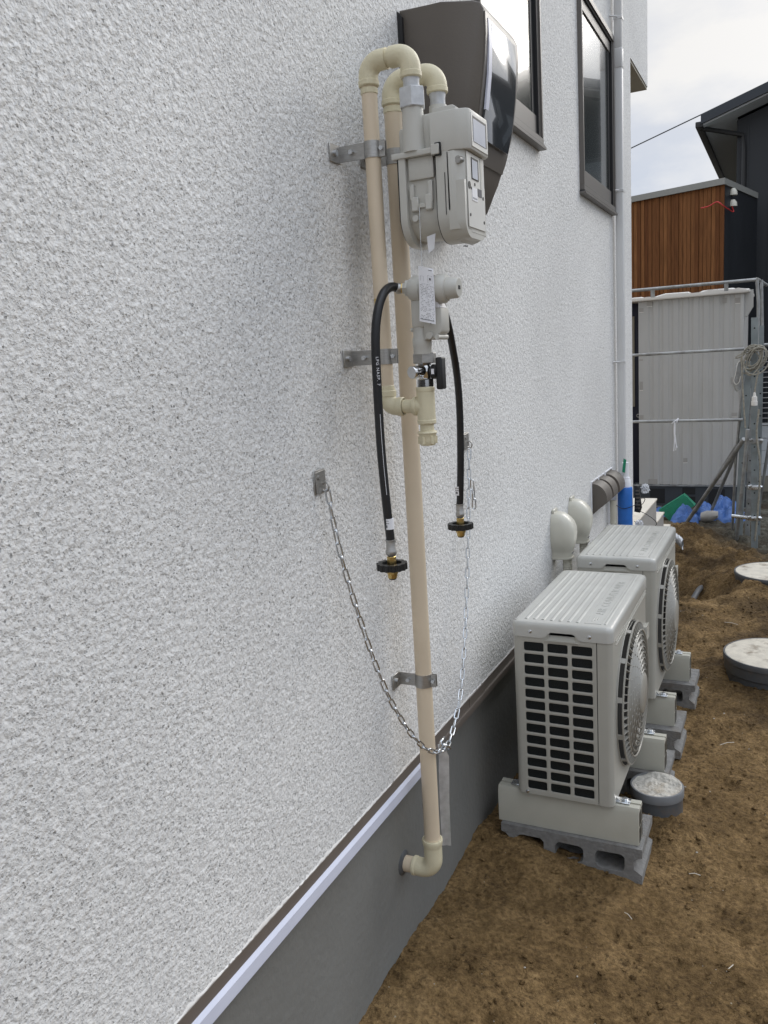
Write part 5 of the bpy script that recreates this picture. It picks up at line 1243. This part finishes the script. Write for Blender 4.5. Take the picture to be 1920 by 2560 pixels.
for k in range(8):
    q = k/7; rr = .055*(1-.35*abs(q-.4)*2); c = Vector((.165+.13*q, 7.08, .045+.025*q)); lo.append([(c.x, c.y+rr*math.cos(2*math.pi*j/14)*(1+rnd.uniform(-.1, .1)), c.z+rr*.9*math.sin(2*math.pi*j/14)*(1+rnd.uniform(-.1, .1))) for j in range(14)])
loft(bm, lo); obj('sack', bm, 'porchside', t, ang=40)

t = thing('mesh_fence', 'galvanised wire mesh fence at the right edge, behind the posts', 'fence', (1, 8.5, .6))
bm = nb()
for i in range(16): z = .675+i*.047; cyl(bm, (.50, 8.5, z), (2.6, 8.5, z), .0028, n=5)
for i in range(18): x = .62+i*.12; cyl(bm, (x, 8.503, .66), (x, 8.503, 1.39), .0028, n=5)
obj('wire_mesh', bm, 'steel', t); bm = nb(); cyl(bm, (.50, 8.5, 1.395), (2.6, 8.5, 1.395), .012, n=8); cyl(bm, (.50, 8.5, .66), (2.6, 8.5, .66), .012, n=8); obj('frame', bm, 'scaf', t)
t = thing('panel_fence', 'white panelled fence low at the right edge, below the wire mesh', 'fence', (1, 8.6, 0))
for k in range(4):
    bm = nb(); box(bm, .46, 2.8, 8.60, 8.62, .165+k*.12, .282+k*.12, .002, 1); obj('panel', bm, 'fence', t)
bm = nb(); box(bm, .46, 2.8, 8.60, 8.63, .02, .16); obj('base', bm, 'soffitb', t, smooth=False)
t = thing('red_container', 'red plastic container behind the wire mesh at the right edge', 'container', (.70, 8.9, 1.2))
bm = nb(); lathe(bm, (.70, 8.9, .9), (0, 0, 1), [(0, .085), (.30, .10), (.38, .085), (.43, .04)], 24); obj('body', bm, 'red', t)
bm = nb(); cyl(bm, (.70, 8.9, 1.33), (.70, 8.9, 1.37), .03, n=16); obj('cap', bm, 'blackpl', t)

# ---------------------------------------------------------------- wooden box house
t = thing('wood_clad_house', 'low flat roofed house clad in reddish brown cedar boards', 'house', (-.6, 12.5, 0))
A_ = Vector((-2.10, 12.695)); B_ = Vector((-.023, 11.976)); C_ = Vector((.30, 13.50)); D_ = A_+(C_-B_)
bm = nb()
def wallq(bm, p, q, z0, z1, uv=False):
    vs = [bm.verts.new((p.x, p.y, z0)), bm.verts.new((q.x, q.y, z0)), bm.verts.new((q.x, q.y, z1)), bm.verts.new((p.x, p.y, z1))]; return bm.faces.new(vs)
d_ = (B_-A_).normalized(); nrm2 = Vector((d_.y, -d_.x)); Lw = (B_-A_).length; nB = int(Lw/.055)
uvl = bm.loops.layers.uv.new('UVMap')
for k in range(nB+1):
    u0, u1 = k*.055, min((k+1)*.055-.006, Lw); dep = (.0, .006, .0, .010, .002)[k % 5]
    for (a0, a1, off) in ((u0, u1, dep), (u1, min(u1+.006, Lw), -.012)):
        if a1 <= a0: continue
        P0 = A_+d_*a0+nrm2*off; P1 = A_+d_*a1+nrm2*off; f = wallq(bm, P0, P1, 0, 3.42)
        for lp, (uu, vv) in zip(f.loops, ((a0, 0), (a1, 0), (a1, 3.42), (a0, 3.42))): lp[uvl].uv = (uu, vv)
    P0 = A_+d_*u1+nrm2*dep; P1 = A_+d_*u1-nrm2*.012; f = wallq(bm, P0, P1, 0, 3.42)
obj('cedar_wall', bm, 'wood', t, smooth=False)
bm = nb(); e = nrm2*-.03
loft(bm, [[(p.x, p.y, z) for p in (A_+e, B_+e+Vector((-.01, 0)), C_+e, D_+e)] for z in (0, 3.42)]); obj('dark_wall', bm, 'blackhouse', t, smooth=False)
bm = nb(); loft(bm, [[(p.x, p.y, z) for p in (A_+nrm2*.04, B_+nrm2*.04+d_*.02, C_+d_*.02, D_)] for z in (3.415, 3.492)]); obj('coping', bm, 'coping', t, smooth=False)
for z in (3.35, 3.21):
    bm = nb(); s = (C_-B_).normalized(); c = B_+s*.33; lathe(bm, (c.x+.01, c.y, z-.03), (0, 0, 1), [(0, .060), (.05, .055), (.085, .03), (.09, .005)], 16); obj('vent_cap', bm, 'cap', t)
bm = nb(); tube(bm, spline([(.055, 12.2, 3.17), (.07, 12.2, 3.10), (-.02, 11.9, 3.14), (-.10, 11.88, 3.20), (-.2, 11.9, 3.165), (-.30, 11.95, 3.16)]), .008, 6); obj('red_wire', bm, 'red', t)

# ---------------------------------------------------------------- black gabled house
t = thing('black_house', 'tall black metal clad house with a charcoal gabled roof', 'house', (3, 16, 0))
sl_ = .315; xr_, zr_ = 4.6, 4.70+.315*4.6
bm = nb(); pg = [(0, 0), (6.0, 0), (6.0, 4.62), (3.0, 4.62+sl_*3.0), (0, 4.62)]; prism(bm, pg, 1, 14.0, 24.0)
for k in range(19): box(bm, .14+k*.3, .165+k*.3, 13.985, 13.999, 0, 4.55+min(k*.3, 6.0-k*.3-.3)*sl_)
obj('wall', bm, 'blackhouse', t, smooth=False)
bm = nb(); yF = 13.5
def rf(x): return 4.815+sl_*(min(x, 6.0-x)+.0)
pr = [(-.455, rf(-.455)-.13+.0), (3.0, rf(3.0)-.13), (6.455, rf(6.455)-.13), (6.455, rf(6.455)), (3.0, rf(3.0)), (-.455, rf(-.455))]
prism(bm, pr, 1, yF, 24.4); ro = obj('roof', bm, 'blackroof', t, smooth=False)
bm = nb(); pr = [(-.43, rf(-.43)-.155), (3.0, rf(3.0)-.155), (3.0, rf(3.0)-.132), (-.43, rf(-.43)-.132)]; prism(bm, pr, 1, yF+.05, 14.0)
prism(bm, [(-.43, rf(-.43)-.155), (0, rf(0)-.155), (0, rf(0)-.132), (-.43, rf(-.43)-.132)], 1, 14.0, 24.3); obj('soffit', bm, 'soffit', ro, smooth=False)
bm = nb(); box(bm, -.53, -.43, yF+.02, 24.3, rf(-.455)-.17, rf(-.455)-.09, .01); tube(bm, [(-.47, 13.7, rf(-.455)-.15), (-.36, 13.75, 4.50), (.08, 13.96, 4.40), (.10, 13.96, 4.2), (.10, 13.96, .2)], .035, 8); obj('gutter', bm, 'blackpl', ro)
for (x, z, w_, h_) in ((1.5, 3.4, 1.2, 1.0), (3.9, 3.4, 1.2, 1.0), (1.6, .9, 1.6, 1.2)):
    bm = nb(); box(bm, x, x+w_, 13.95, 14.0, z, z+h_, .01); wf = obj('window', bm, 'frameblk', t); bm = nb(); box(bm, x+.06, x+w_-.06, 13.94, 13.951, z+.06, z+h_-.06); obj('pane', bm, 'pane', wf, smooth=False)
bm = nb(); tube(bm, [(-6, 5.8, 1.2), (-.42, 12.6, 4.35), (-.36, 13.8, 4.72)], .006, 6)
bmesh.ops.delete(bm, geom=bm.verts[:], context='VERTS')
a = Vector((-.45, 13.5, 4.665)); b = Vector((-2.6, 13.5, 4.05)); tube(bm, [a, a.lerp(b, .5)+Vector((0, 0, -.02)), b+Vector((-6, 0, -1.6))], .0085, 6)
tag(obj('overhead_wire', bm, 'blackpl'), 'thin overhead wire running from the charcoal roof tip', 'wire')
